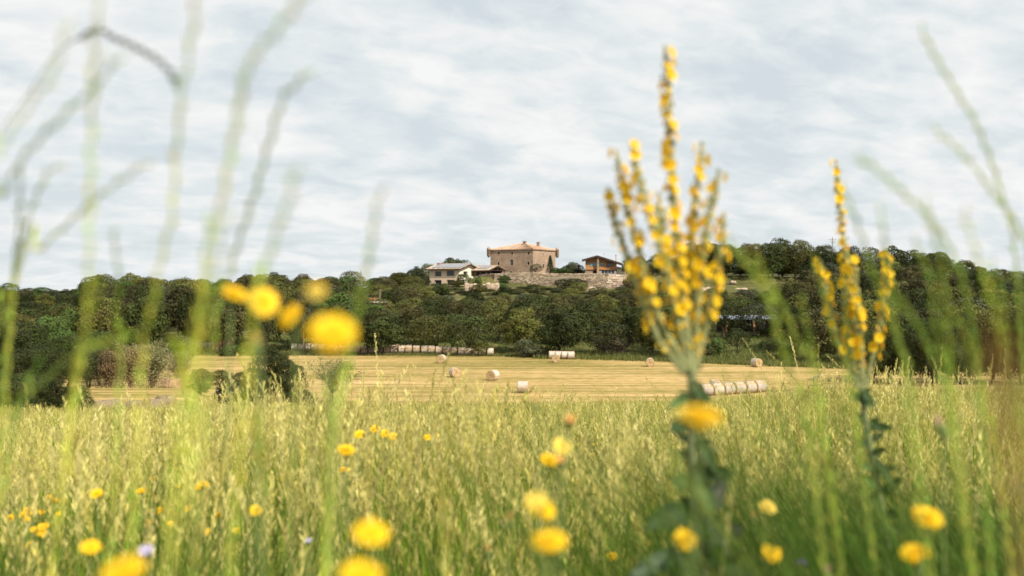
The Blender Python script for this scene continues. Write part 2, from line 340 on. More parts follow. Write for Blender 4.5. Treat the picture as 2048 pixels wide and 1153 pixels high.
# castle
def castle():
    t = R(30); d0 = 300; base = 3.4; Cx = (1066 - CX) / F * d0
    r = empty('stone_castle', (Cx, d0, base), R(90) - t, label='square brown stone castle with hipped tile roof and corner turrets on the hilltop', cat='castle')
    WL, WR, H = 15.0, 14.6, 8.3; zz = lambda y, d: (CY - y) / F * d - base
    mb = MB(); O = (0, 0, 0)
    hl = []
    for s, y, ww, hh in ((1.5, 507, .75, .75), (7.3, 507, .7, .8), (12.0, 507, .7, .75), (1.6, 526.8, .75, .95), (7.4, 525.2, 1.15, 1.8), (12.1, 527.6, .7, .95), (7.6, 545.5, .6, .9)):
        zc = zz(y, d0 + .5 * s); hl.append((s - ww / 2, s + ww / 2, max(.05, zc - hh / 2), zc + hh / 2))
    hr = []
    for x, y, ww, hh in ((6.3, 510.5, .6, 1.2), (6.6, 533, 1.1, 1.3)):
        zc = zz(y, d0 + .87 * x); hr.append((x - ww / 2, x + ww / 2, zc - hh / 2, zc + hh / 2))
    facade(mb, (0, 0, 0), (0, 1, 0), (1, 0, 0), WL, H, hl); facade(mb, (0, 0, 0), (1, 0, 0), (0, 1, 0), WR, H, hr)
    facade(mb, (WR, 0, 0), (0, 1, 0), (-1, 0, 0), WL, H); facade(mb, (0, WL, 0), (1, 0, 0), (0, -1, 0), WR, H)
    for k in range(11):     # corner quoins
        a = .55 if k % 2 else .35; mb.box(-.04, a, -.04, .9 - a, .1 + k * .74, .1 + k * .74 + .62)
    mb.build('wall', MT['castle'], r)
    for h in hl: window(r, (0, 0, 0), (0, 1, 0), (1, 0, 0), h, MT['trim'], MT['glass'] if h[3] - h[2] > 1 else MT['dark'], fw=.16, mull=1 if h[3] - h[2] > 1.5 else 0)
    for h in hr: window(r, (0, 0, 0), (1, 0, 0), (0, 1, 0), h, MT['trim'], MT['dark'], fw=.16)
    # blocked arch on the front
    mb = MB(); s0, z0 = 4.5, .9
    for k in range(9):
        q0, q1 = math.pi * k / 9, math.pi * (k + .85) / 9
        mb.prism([(-.05, s0 + .55 * math.cos(q0), z0 + 1.5 + .55 * math.sin(q0)), (-.05, s0 + .8 * math.cos(q0), z0 + 1.5 + .8 * math.sin(q0)), (-.05, s0 + .8 * math.cos(q1), z0 + 1.5 + .8 * math.sin(q1)), (-.05, s0 + .55 * math.cos(q1), z0 + 1.5 + .55 * math.sin(q1))], (.1, 0, 0))
    for k in range(4):
        for sg in (-1, 1): mb.box(-.05, .05, s0 + sg * .68 - .14, s0 + sg * .68 + .14, z0 + k * .38, z0 + k * .38 + .33)
    mb.build('blocked_arch', MT['trim'], r)
    # hip roof
    ov = .32; zr = H + .02; ap = 2.05
    A, B, Cc, D = (-ov, -ov, zr), (WR + ov, -ov, zr), (WR + ov, WL + ov, zr), (-ov, WL + ov, zr)
    R1, R2 = (WR / 2, WL / 2 - .6, zr + ap), (WR / 2, WL / 2 + .6, zr + ap)
    mb = MB()
    def slope(a, b, r1, r2, n):
        a, b, r1, r2 = map(Vector, (a, b, r1, r2)); m = 16
        nr = (b - a).cross(r1 - a).normalized()
        if nr.z < 0: nr = -nr
        mb.add([a + nr * .02, b + nr * .02, r2 + nr * .02, r1 + nr * .02], [(0, 1, 2, 3)], (.33, .19, .11))
        for j in range(m):
            t0, t1 = j / m, (j + 1) / m; l0, l1, q0, q1 = a.lerp(r1, t0), a.lerp(r1, t1), b.lerp(r2, t0), b.lerp(r2, t1)
            nn = max(2, int(n * (q0 - l0).length / (b - a).length))
            for i in range(nn):
                u0, u1 = i / nn, (i + .8) / nn; p0, p1, p2, p3 = l0.lerp(q0, u0), l0.lerp(q0, u1), l1.lerp(q1, u1), l1.lerp(q1, u0)
                mb.add([p0 + nr * .06, p1 + nr * .06, p2 + nr * .03, p3 + nr * .03, (p0 + p1) / 2 + nr * .16, (p3 + p2) / 2 + nr * .10], [(0, 4, 5, 3), (4, 1, 2, 5), (0, 1, 4)], random.choice(TILE))
    slope(A, B, R1, R1, 44); slope(D, A, R2, R1, 46); slope(B, Cc, R1, R2, 44); slope(Cc, D, R2, R2, 46)
    mb.add([(A[0], A[1], zr - .16), (B[0], B[1], zr - .16), (Cc[0], Cc[1], zr - .16), (D[0], D[1], zr - .16), A, B, Cc, D], [(3, 2, 1, 0), (0, 1, 5, 4), (1, 2, 6, 5), (2, 3, 7, 6), (3, 0, 4, 7)], (.30, .19, .12))
    for p, q in ((A, R1), (B, R1), (Cc, R2), (D, R2), (R1, R2)): mb.tube([Vector(p) + Vector((0, 0, .1)), Vector(q) + Vector((0, 0, .1))], .16, 6, (.52, .32, .19))
    rf = mb.build('roof', MT['tile'], r)
    for (s, u) in ((9.8, .45), (8.2, .38), (6.0, .62)):       # roof lights
        mb = MB(); x = -ov + (WR / 2 + ov) * u; z = zr + ap * u + .12; mb.add([(x - .5, s - .55, z - .16), (x + .5, s - .55, z + .2), (x + .5, s + .55, z + .2), (x - .5, s + .55, z - .16), (x - .5, s - .55, z - .4), (x + .5, s - .55, z - .1), (x + .5, s + .55, z - .1), (x - .5, s + .55, z - .4)], [(0, 1, 2, 3), (0, 4, 5, 1), (1, 5, 6, 2), (2, 6, 7, 3), (3, 7, 4, 0)]); mb.build('roof_light', MT['panel'], rf)
    chimney(rf, 5.9, 6.2, zr + 1.4, zr + ap + .75, .8); chimney(rf, 10.0, 3.6, zr + .9, zr + ap + .55, .75)
    for (x, y, lb) in ((-.40, WL + .40, 'round left corner turret under a small dome'), (WR + .40, -.40, 'round right corner turret under a pointed cap')):
        mb = MB(); mb.lathe([(.12, H - 2.3), (.30, H - 2.1), (.50, H - 1.85), (.56, H - 1.8), (.56, H + .15), (.63, H + .2), (.63, H + .3), (.5, H + .6), (.3, H + .85), (.1, H + 1.0), (.02, H + 1.1)], (x, y, 0), 14)
        o = mb.build('turret', MT['castle'], r, True); o['label'] = lb
castle()
def gable_house(name, label, cat, px, d, tdeg, base, WL, WR, H, rise, ov, wallm_front, wallm_gable, front, gable, ridge='L', panels=None, cols=TILE, group=None, gable_ov=None):
    """front = facade x=0 (length WL along +Y, faces the viewer); gable = facade y=0 (length WR). Ridge runs along Y."""
    r = empty(name, ((px - CX) / F * d, d, base), R(90 - tdeg), label=label, cat=cat, group=group)
    mb = MB(); facade(mb, (0, 0, 0), (0, 1, 0), (1, 0, 0), WL, H, front); mb.build('front_wall', wallm_front, r); mb = MB(); facade(mb, (WR, 0, 0), (0, 1, 0), (-1, 0, 0), WL, H); mb.build('rear_wall', wallm_front, r)
    mb = MB(); facade(mb, (0, 0, 0), (1, 0, 0), (0, 1, 0), WR, H, gable); mb.add([(0, 0, H), (WR, 0, H), (WR / 2, 0, H + rise)], [(0, 1, 2)]); mb.build('gable_wall', wallm_gable, r)
    mb = MB(); facade(mb, (0, WL, 0), (1, 0, 0), (0, -1, 0), WR, H); mb.add([(0, WL, H), (WR, WL, H), (WR / 2, WL, H + rise)], [(0, 1, 2)]); mb.build('gable_wall', wallm_gable, r)
    k = rise / (WR / 2); g = gable_ov if gable_ov is not None else ov
    mb = MB(); n = int((WL + 2 * g) / .34)
    tiled(mb, (-ov, -g, H - k * ov + .14), (-ov, WL + g, H - k * ov + .14), (WR / 2, WL + g, H + rise + .14), (WR / 2, -g, H + rise + .14), n, 14, cols=cols)
    tiled(mb, (WR + ov, -g, H - k * ov + .14), (WR + ov, WL + g, H - k * ov + .14), (WR / 2, WL + g, H + rise + .14), (WR / 2, -g, H + rise + .14), n, 14, cols=cols)
    mb.tube([(WR / 2, -g, H + rise + .22), (WR / 2, WL + g, H + rise + .22)], .14, 6, (.5, .3, .18))
    rf = mb.build('roof', MT['tile'], r)
    mb = MB()    # barge boards
    for sx in (0, 1):
        x0, x1 = (-ov, WR / 2) if sx == 0 else (WR + ov, WR / 2)
        a = Vector((x0, -g - .05, H - k * ov - .12)); b = Vector((x1, -g - .05, H + rise - .12)); mb.prism([a, b, b + Vector((0, 0, .30)), a + Vector((0, 0, .30))], (0, .07, 0))
    mb.box(-ov - .06, -ov, -g, WL + g, H - k * ov - .14, H - k * ov + .06)
    mb.build('barge_board', MT['darkwood'], rf)
    if panels:
        for (y0, y1, u0, u1) in panels:
            P = lambda y, u: Vector((-ov + (WR / 2 + ov) * u, y, H - k * ov + (k * (WR / 2 + ov)) * u + .42))
            mb = MB(); nn = max(1, round((y1 - y0) / 1.05))
            for i in range(nn):
                a, b = y0 + (y1 - y0) * i / nn, y0 + (y1 - y0) * (i + .96) / nn
                for m_ in range(2):
                    ua, ub = u0 + (u1 - u0) * m_ / 2, u0 + (u1 - u0) * (m_ + .96) / 2
                    q = [P(a, ua), P(b, ua), P(b, ub), P(a, ub)]; mb.add(q + [p - Vector((0, 0, .06)) for p in q], [(0, 1, 2, 3), (7, 6, 5, 4), (0, 4, 5, 1), (1, 5, 6, 2), (2, 6, 7, 3), (3, 7, 4, 0)])
            mb.build('solar_panel', MT['panel'], rf)
    return r, rf
XL = ((0, 0, 0), (0, 1, 0), (1, 0, 0)); XG = ((0, 0, 0), (1, 0, 0), (0, 1, 0))
# cream house with solar panels
fr = [(5.9, 7.9, 3.15, 4.45), (1.3, 4.6, 3.25, 4.55), (5.9, 8.0, .45, 1.65), (1.3, 3.7, .6, 1.8)]
fr = [(6.0, 8.0, 3.2, 4.45), (1.7, 4.0, 3.3, 4.6), (6.0, 8.1, .7, 1.95), (1.6, 4.0, .75, 2.0)]
gb = [(2.6, 5.0, 3.2, 4.5)]
r, rf = gable_house('farmhouse', 'low ochre two-storey house with solar panels left of the castle', 'house', 918.4, 288, 26, .3, 10.0, 11.0, 5.3, 1.35, .85, MT['render'], MT['cream'], fr, gb,
                    panels=[(-.5, 4.7, .14, .94), (4.9, 9.2, .14, .90)], cols=[(.46, .37, .29), (.40, .31, .24), (.54, .45, .36)])
for h in fr: window(r, *XL, h, MT['darkwood'], MT['glass'], fw=.07, mull=2)
for h in gb: window(r, *XG, h, MT['darkwood'], MT['glass'], fw=.07, mull=1)
mb = MB(); mb.box(3.5, 4.3, 8.6, 9.4, 5.6, 7.0); mb.box(3.4, 4.4, 8.5, 9.5, 7.0, 7.12); mb.build('chimney', mat('brick_chimney', (.42, .22, .14), .9, .2, 4), rf)
# open annex with gabled porch
r, rf = gable_house('open_annex', 'dark open-fronted annex with low gable porch between house and castle', 'annex', 975, 291, 42, 2.9, 6.6, 6.4, 2.35, 1.15, .7, mat('painted_shade_brown', (.12, .085, .06), .9, .1, 1), MT['darkwood'],  # shade under the annex roof is put into this dark wall colour
                    [(1.0, 2.4, .5, 1.8), (3.2, 4.4, .5, 1.8)], [(.5, 5.9, .05, 2.2)], panels=[(.6, 4.6, .3, .85)], gable_ov=1.2, cols=[(.44, .34, .26), (.38, .29, .22), (.50, .41, .32)])
for h in [(1.0, 2.4, .5, 1.8), (3.2, 4.4, .5, 1.8)]: window(r, *XL, h, MT['darkwood'], MT['dark'], fw=.06)
mb = MB(); mb.box(.1, .3, -1.1, -.9, 0, 2.2); mb.build('post', MT['darkwood'], r); mb = MB(); mb.box(6.1, 6.3, -1.1, -.9, 0, 2.2); mb.build('post', MT['darkwood'], r)
mb = MB(); mb.box(.6, 5.8, 2.2, 2.3, 0, 2.1); mb.build('back_wall', MT['dark'], r)  # near-black sheet stands in for the shade inside the open annex
mb = MB(); mb.box(-.2, 6.6, -1.12, -.98, 2.15, 2.33); mb.prism([(3.1, -1.1, 2.33), (3.3, -1.1, 2.33), (3.3, -1.1, 3.2), (3.1, -1.1, 3.2)], (0, .1, 0)); mb.build('tie_beam', MT['darkwood'], r)
# chalet
def chalet():
    d = 292; base = 3.9; x = lambda px: (px - CX) / F * d; z = lambda y: (CY - y) / F * d - base
    x0 = x(1171); r = empty('timber_chalet', (x0, d, base), R(-4), label='stone and orange timber chalet with wide dark gable roof beside the boulder wall', cat='house')
    X = lambda px: x(px) - x0; w1 = X(1233); zu = z(540); dep = 8.0
    pk = (X(1194.5), z(513.2)); le = (X(1164), z(521.5)); re = (X(1243.9), z(529.2))
    zr = lambda xx: (le[1] + (pk[1] - le[1]) * (xx - le[0]) / (pk[0] - le[0])) if xx < pk[0] else (pk[1] + (re[1] - pk[1]) * (xx - pk[0]) / (re[0] - pk[0]))
    ztop = zr(w1) - .05
    up = [(X(1178.5), X(1193.8), z(532.8), z(523.8)), (X(1198.2), X(1207), z(532.8), z(524.2)), (X(1213.2), X(1225.4), z(533.5), z(527))]
    lo = [(X(1186), X(1192.5), .05, z(542.3)), (X(1202.5), X(1229), .25, z(541))]
    mb = MB(); facade(mb, (0, 0, 0), (1, 0, 0), (0, 1, 0), w1, zu, lo); facade(mb, (0, 0, 0), (0, 1, 0), (1, 0, 0), dep, zu); facade(mb, (w1, 0, 0), (0, 1, 0), (-1, 0, 0), dep, zu); facade(mb, (0, dep, 0), (1, 0, 0), (0, -1, 0), w1, zu); mb.build('stone_wall', MT['castle'], r)
    mb = MB(); hi = min(zr(0), ztop) - .12
    holes = [(a, b, c - zu, dd - zu) for a, b, c, dd in up]
    facade(mb, (0, 0, zu), (1, 0, 0), (0, 1, 0), w1, ztop - zu, holes); mb.add([(0, 0, ztop), (w1, 0, ztop), (pk[0], 0, pk[1]), (0, 0, zr(0))], [(0, 1, 2, 3)])
    mb.add([(0, dep, zu), (w1, dep, zu), (w1, dep, ztop), (pk[0], dep, pk[1]), (0, dep, zr(0))], [(0, 1, 2, 3, 4)]); mb.quad((0, 0, zu), (0, dep, zu), (0, dep, zr(0)), (0, 0, zr(0))); mb.quad((w1, 0, zu), (w1, dep, zu), (w1, dep, ztop), (w1, 0, ztop))
    mb.build('timber_wall', MT['wood'], r)
    tg = mat('teal_glass', (.20, .30, .30), .2, .1, 1, spec=.6)
    for i, h in enumerate(up): window(r, *XG, h, MT['darkwood'], tg if i < 2 else MT['glass'], fw=.08, mull=1, dep=.2)
    for i, h in enumerate(lo): window(r, *XG, h, MT['darkwood'] if i == 0 else MT['white'], MT['dark'] if i == 0 else MT['glass'], fw=.07, mull=3 * i, name='glazed_door' if i else 'door')
    mb = MB(); mb.box(X(1193.8), X(1198), -1.0, -.35, 0, pk[1] - .25); mb.build('stone_pillar', MT['castle'], r)
    mb = MB(); mb.box(0, X(1193.7), -.18, -.02, zu - .18, zu + .02); mb.box(X(1198.1), w1, -.18, -.02, zu - .18, zu + .02); mb.build('balcony_beam', MT['darkwood'], r)
    mb = MB(); yf = -1.3; yb = dep + .6
    tiled(mb, (le[0], yf, le[1]), (le[0], yb, le[1]), (pk[0], yb, pk[1]), (pk[0], yf, pk[1]), 26, 8); tiled(mb, (re[0], yf, re[1]), (re[0], yb, re[1]), (pk[0], yb, pk[1]), (pk[0], yf, pk[1]), 26, 14)
    rf = mb.build('roof', MT['tile'], r); mb = MB()
    for p, q, n in ((le, pk, 8), (re, pk, 14)):
        a, b = Vector((p[0], yf - .06, p[1] - .22)), Vector((q[0], yf - .06, q[1] - .22)); mb.prism([a, b, b + Vector((0, 0, .50)), a + Vector((0, 0, .50))], (0, .08, 0))
        for k in range(n):
            c = a.lerp(b, (k + .4) / n); mb.box(c.x - .07, c.x + .07, yf - .12, yf + 1.2, c.z - .17, c.z + .01)
    mb.build('rafter', MT['darkwood'], rf)
    mb = MB(); cx = X(1232.5); mb.tube([(cx, 3, z(531)), (cx, 3, z(511.5))], .17, 10); mb.lathe([(.17, 0), (.30, .03), (.30, .25), (.05, .38)], (cx, 3, z(511.5)), 10); o = mb.build('flue', MT['trim'], rf)
    # antenna
    mb = MB(); cx = X(1208); mb.tube([(cx, 3, z(517)), (cx, 3, z(505.5))], .025, 5)
    for k in range(4): mb.tube([(cx - .35, 3 + .02 * k, z(506.2) - k * .14), (cx + .35, 3 + .02 * k, z(506.2) - k * .14)], .015, 4)
    mb.build('antenna', MT['metal'], rf)
    mb = MB(); mb.box(w1 + .01, X(1252), .8, 7, 0, z(537)); mb.build('side_wing', MT['cream'], r)
    mb = MB(); tiled(mb, (w1 + .01, .3, z(534.5)), (X(1253.5), .3, z(538)), (X(1253.5), 7.3, z(538)), (w1 + .01, 7.3, z(534.5)), 6, 12); mb.build('side_roof', MT['tile'], r)
chalet()
# small white-walled building with red tiles, left wood
def hut():
    d = 236; p = W(731, 607, d); r = empty('white_hut', (p.x, d, p.z - 1.6), R(2), label='low white-roofed hut with orange tiles beside the A-frame pole in the wood', cat='hut')
    w_ = 42 / F * d; mb = MB(); mb.box(.1, w_ - .1, 0, 4, 0, 1.75); mb.build('wall', mat('brown_wall', (.18, .10, .07), .9, .2, 2), r)
    mb = MB(); mb.box(-.2, w_ + .2, -.4, 4.3, 1.75, 2.05); mb.build('slab_roof', MT['white'], r)
    mb = MB(); tiled(mb, (.6, .4, 2.15), (2.1 * 1.2, .4, 2.15), (2.1 * 1.2, 2.4, 2.75), (.6, 2.4, 2.75), 8, 5, cols=[(.6, .18, .08), (.52, .14, .06)]); mb.box(.6, 2.5, 2.42, 2.6, 2.05, 2.7, (.6, .5, .45)); mb.build('tiled_roof', MT['tile'], r)
hut()
def porch():
    d = 182; r = empty('porch_barn', (W(1440, 650, d).x, d, W(0, 659, d).z), 0, label='long low dark barn with orange brick pillars between the two mulleins', cat='barn')
    X = lambda px: (px - 1440) / F * d; b = W(0, 659, d).z; z = lambda y: (CY - y) / F * d - b
    mb = MB(); mb.box(X(1442), X(1568), 3.2, 3.4, -.5, z(637)); mb.build('back_wall', mat('barn_wall', (.09, .06, .05), .9, .3, 1), r)
    mb = MB(); v = [(X(1436), -.5, z(638)), (X(1574), -.5, z(638)), (X(1574), 4, z(632)), (X(1436), 4, z(632))]; mb.add([Vector(p) for p in v] + [Vector(p) - Vector((0, 0, .15)) for p in v], [(0, 1, 2, 3), (7, 6, 5, 4), (0, 4, 5, 1), (1, 5, 6, 2), (2, 6, 7, 3), (3, 7, 4, 0)]); mb.build('sheet_roof', mat('bluish_sheet', (.22, .25, .30), .5, .2, 1), r)
    for px in (1452.5, 1507.5, 1560):
        mb = MB(); mb.box(X(px) - .14, X(px) + .14, -.35, -.07, -.6, z(638) - .1); mb.build('pillar', mat('orange_brick', (.48, .22, .11), .9, .2, 5), r)
porch()

# ------------------------------------------------------------------ retaining wall, rocks
def stone_run(name, pts, sw, sh, depth, cols, label, cat, seed):
    """pts: list of (px, y_top, y_bottom, d)"""
    rnd = random.Random(seed); mb = MB(); P = [(Vector(((a - CX) / F * d, d, 0)), (CY - t) / F * d, (CY - b) / F * d) for a, t, b, d in pts]
    segs = [(P[i + 1][0] - P[i][0]).length for i in range(len(P) - 1)]; tot = sum(segs)
    def at(s):
        s = max(0, min(tot - 1e-6, s)); i = 0
        while s > segs[i]: s -= segs[i]; i += 1
        u = s / segs[i]; a, b = P[i], P[i + 1]; t = (b[0] - a[0]).normalized(); return a[0].lerp(b[0], u), a[1] + (b[1] - a[1]) * u, a[2] + (b[2] - a[2]) * u, t
    org = P[0][0]; zmin = min(p[2] for p in P) - 1.2; zmax = max(p[1] for p in P); z = zmin
    while z < zmax:
        h = sh * rnd.uniform(.75, 1.3); s = rnd.uniform(-sw, 0)
        while s < tot:
            wd = sw * rnd.uniform(.6, 1.6); c, zt_, zb_, t = at(s + wd / 2); nrm = Vector((t.y, -t.x, 0))
            if z + h * .35 < zt_ and z + h > zb_ - 1.2:
                top = min(z + h, zt_ + rnd.uniform(-.05, .12)); e_ = rnd.uniform(.0, .22); col = rnd.choice(cols); k = rnd.uniform(.8, 1.15); col = tuple(q * k for q in col)
                ctr = c - org; g = .03; dd = depth
                def V(a, zz, o): j = rnd.uniform(-.05, .05) * (sw / .6); return ctr + t * (a + j) + nrm * o + Vector((0, 0, zz + j * .6))
                f = [V(-wd / 2 + g, z + g, 0), V(wd / 2 - g, z + g, 0), V(wd / 2 - g, top - g, 0), V(-wd / 2 + g, top - g, 0)]
                f2 = [V(-wd / 2 + g + .07, z + g + .06, e_ + .08), V(wd / 2 - g - .07, z + g + .06, e_ + .08), V(wd / 2 - g - .07, top - g - .06, e_ + .08), V(-wd / 2 + g + .07, top - g - .06, e_ + .08)]
                b = [V(-wd / 2 + g, z + g, -dd), V(wd / 2 - g, z + g, -dd), V(wd / 2 - g, top - g, -dd), V(-wd / 2 + g, top - g, -dd)]
                mb.add(f + f2 + b, [(4, 5, 6, 7), (0, 1, 5, 4), (1, 2, 6, 5), (2, 3, 7, 6), (3, 0, 4, 7), (3, 2, 10, 11), (1, 0, 8, 9), (2, 1, 9, 10), (0, 3, 11, 8)], col)
            s += wd
        z += h
    o = mb.build(name, MT['rubble'], None); o.location = org; tag(o, label, cat); 
    return o
SC = [(.43, .325, .23), (.37, .285, .20), (.49, .39, .29), (.30, .225, .16), (.41, .345, .27)]
stone_run('retaining_wall', [(990, 546.5, 563, 286), (1040, 546, 567, 285.2), (1110, 546.5, 573, 284.6), (1180, 547.5, 579, 284.3), (1218, 548.5, 579, 284.2)], .62, .36, .7, SC, 'long pale rubble stone wall holding up the castle terrace', 'stone wall', 3)
stone_run('boulder_wall', [(1218.5, 549, 576, 284.2), (1258, 549.5, 573, 284.6)], 1.25, .62, .8, [(.50, .39, .30), (.44, .33, .25), (.56, .45, .36)], 'wall of large stacked boulders below the timber chalet', 'stone wall', 4)
stone_run('garden_wall', [(944, 556, 565, 287.6), (965, 549, 563, 287.2), (989.5, 547, 562, 286.4)], .6, .34, .6, [(.20, .15, .115), (.25, .19, .14), (.16, .125, .10)], 'darker low stone wall in front of the open annex', 'stone wall', 5)
def rock(name, label, px0, px1, y0, y1, d, n, seed, m=None, group=None, dy=2.0):
    rnd = random.Random(seed); c = W((px0 + px1) / 2, y1, d); wd = (px1 - px0) / F * d; ht = (y1 - y0) / F * d; mb = MB()
    for i in range(n):
        cx = -wd / 2 + wd * (i + .5) / n; rx = wd / n * rnd.uniform(.55, .8); rz = ht * rnd.uniform(.5, .75)
        mm = 7; seg = 10; vs = []
        for a in range(mm):
            th = math.pi * a / (mm - 1)
            for b in range(seg):
                q = 2 * math.pi * b / seg; x, y, z = math.sin(th) * math.cos(q), math.sin(th) * math.sin(q), -math.cos(th)
                sq = lambda v: math.copysign(abs(v) ** .55, v); j = 1 + rnd.uniform(-.13, .13)
                vs.append((cx + rx * sq(x) * j, dy * .6 * sq(y) * j + rnd.uniform(-.1, .1), ht * .35 + rz * sq(z) * j))
        fs = [(a * seg + b, a * seg + (b + 1) % seg, (a + 1) * seg + (b + 1) % seg, (a + 1) * seg + b) for a in range(mm - 1) for b in range(seg)]
        mb.add(vs, fs)
    o = mb.build(name, m or MT['rock']); o.location = c; return tag(o, label, 'rock', group)
rock('rock_ledge', 'pale sandstone ledge on the slope below the open annex', 929, 998, 567.0, 581, 271, 8, 1, dy=3)
rock('rock_ledge', 'small pale rock at the foot of the long stone wall', 1155, 1190, 574, 583, 279, 3, 2)
rock('rock_ledge', 'pink sandstone ledge on the slope behind the big mullein', 1395, 1440, 575, 592, 262, 3, 3)
rock('rock_ledge', 'thin flat rock ledge on the grass right of the big mullein', 1470, 1492, 577, 583, 268, 2, 5)
rock('rock_ledge', 'tiny rock on the grassy terrace right of the big mullein', 1461, 1471, 562, 567, 280, 2, 6)
rock('rock_ledge', 'small rock outcrop high on the slope right of the smaller mullein', 1797, 1812, 583, 592, 240, 3, 7)
rock('rock_ledge', 'reddish rock outcrop among trees above the other right-hand outcrop', 1800, 1822, 552, 562, 262, 3, 8)
rock('soil_bank', 'reddish earth bank at the wood edge behind the left end of the bales', 425, 465, 676, 697, 173, 5, 9, MT['soil'])
rock('soil_bank', 'pale scraped earth heap under the trees left of the field centre', 784, 822, 690, 703, 174, 5, 10, mat('pale_soil', (.55, .38, .25), .95, .3, 1.5, .6))
rock('soil_bank', 'reddish heap of earth on the field left of the dark thicket', 322, 358, 757, 778, 108, 5, 11, MT['soil'])
rock('soil_bank', 'low brown earth bank at the far edge of the field, left part', 585, 640, 688, 703, 176, 7, 12, MT['soil'])
# poles
def pole(px, y0, y1, d, name='utility_pole', label='', r0=.13, arms=0, px1=None):
    a, b = W(px, y1, d), W(px1 or px, y0, d); a.z = min(a.z, zat(a.x, a.y) - .1) if True else a.z
    r = empty(name, (a.x, a.y, a.z), 0, label=label, cat='pole'); mb = MB(); mb.tube([(0, 0, 0), b - a], [r0, r0 * .7], 8); mb.build('shaft', MT['pole'], r)
    for k in range(arms):
        z = (b - a).z - .7 - k * .75; x = (b - a).x; mb = MB(); mb.box(x - .95 + k * .3, x + .95 - k * .3, -.16, -.06, z - .06, z + .06)
        for s in (-1, 0, 1): mb.lathe([(.05, 0), (.07, .06), (.05, .14), (.02, .18)], (x + s * (.85 - k * .3), -.11, z + .06), 6)
        mb.build('crossarm', MT['pole'], r)
    return r
pole(356, 626, 690, 176, label='short leaning wooden pole at the foot of the left wood', px1=357)
pole(607, 636, 702, 171, label='plain vertical wooden pole behind the bale row', r0=.10)
pole(722, 540, 600, 250, label='thin grey pole rising above the trees left of the A-frame pole', r0=.08)
pole(1665, 475, 540, 290, label='tall utility pole with crossarms on the right skyline', arms=2, r0=.14)
p0 = W(757, 616, 230); r = empty('a_frame_pole', (p0.x, p0.y, min(p0.z, zat(p0.x, p0.y))), 0, label='A-frame wooden pole with two legs beside the white-roofed hut', cat='pole')
top = W(760.6, 579, 230) - r.location
for px in (754.5, 760.6):
    b = W(px, 616, 230) - r.location; b.z = -.1; mb = MB(); mb.tube([b, top + Vector(((px - 757.5) * .01, 0, 0))], [.13, .09], 8); mb.build('leg', MT['pole'], r)
mb = MB(); mb.box(top.x - .5, top.x + .5, -.1, .0, top.z - .45, top.z - .33); mb.build('crossarm', MT['pole'], r)
# satellite dish
p = W(943.8, 555.3, 286.6); r = empty('satellite_dish', (p.x, p.y, zat(p.x, p.y)), 0, label='small round white satellite dish in front of the open annex', cat='dish'); h = p.z - r.location.z
mb = MB(); mb.tube([(0, .1, -.1), (0, .1, h)], .05, 6); mb.build('mast', MT['metal'], r)
o = MB(); o.lathe([(.02, .10), (.22, .07), (.36, .0), (.37, -.03), (.2, .02), (.02, .06)], (0, 0, 0), 16, 'x'); o = o.build('reflector', MT['white'], r, True); o.rotation_euler = (0, 0, R(80)); o.location = (0, 0, h)

# ------------------------------------------------------------------ trees
def leafmat(name, c, rnd=.38, var=.3, tl=.06): return mat(name, c, .55, var, .9, attr=True, spec=.10, translucent=tl, rnd=rnd, detail=2)
LM = {
 'dark': ('dark green', leafmat('leaf_dark', (0.038, 0.048, 0.013))),
 'olive': ('olive green', leafmat('leaf_olive', (0.088, 0.092, 0.022))),
 'brown': ('dull brownish', leafmat('leaf_brown', (0.064, 0.06, 0.022))),
 'fresh': ('fresh green', leafmat('leaf_fresh', (0.055, 0.088, 0.02))),
 'grey': ('grey-green', leafmat('leaf_grey', (0.062, 0.07, 0.036))),
}
def leaf_quads(c, r, n, size, bias=.6, rng=RNG, keep=None):
    c = np.asarray(c, float); r = np.asarray(r, float); k = rng.integers(0, len(c), n) if len(c) > 1 else np.zeros(n, int)
    if len(c) > 1:
        wgt = (r[:, 0] * r[:, 1]); k = rng.choice(len(c), n, p=wgt / wgt.sum())
    d = rng.normal(size=(n, 3)); d /= np.linalg.norm(d, axis=1)[:, None]; d[:, 2] = np.where(d[:, 2] < -.6, -d[:, 2], d[:, 2])
    sh = rng.uniform(.72, 1.08, n)[:, None]; p = c[k] + d * r[k] * sh
    if keep is not None:
        ok = np.ones(n, bool)
        for i in range(len(c)):
            q = (np.linalg.norm((p - c[i]) / r[i], axis=1) < keep) & (k != i); ok &= ~q
        p, d, k = p[ok], d[ok], k[ok]; n = len(p)
    nr = d * bias + rng.normal(size=(n, 3)) * .38; nr[:, 2] += .10; nr /= np.linalg.norm(nr, axis=1)[:, None]
    a = np.cross(nr, rng.normal(size=(n, 3))); a /= np.linalg.norm(a, axis=1)[:, None]; b = np.cross(nr, a)
    s = size * rng.uniform(.6, 1.35, n)[:, None]; q = rng.uniform(.55, .95, n)[:, None]
    V = np.stack([p - a * s, p - b * s * q, p + a * s * .9, p + b * s * q], 1).reshape(-1, 3)
    Q = np.arange(n * 4).reshape(n, 4)
    ck = rng.uniform(.72, 1.25, (len(c), 1)) * np.ones(3) + rng.normal(size=(len(c), 3)) * .05
    col = np.repeat(ck[k] * rng.uniform(.75, 1.25, n)[:, None], 4, axis=0)
    return V, Q, np.clip(col, .2, 2)
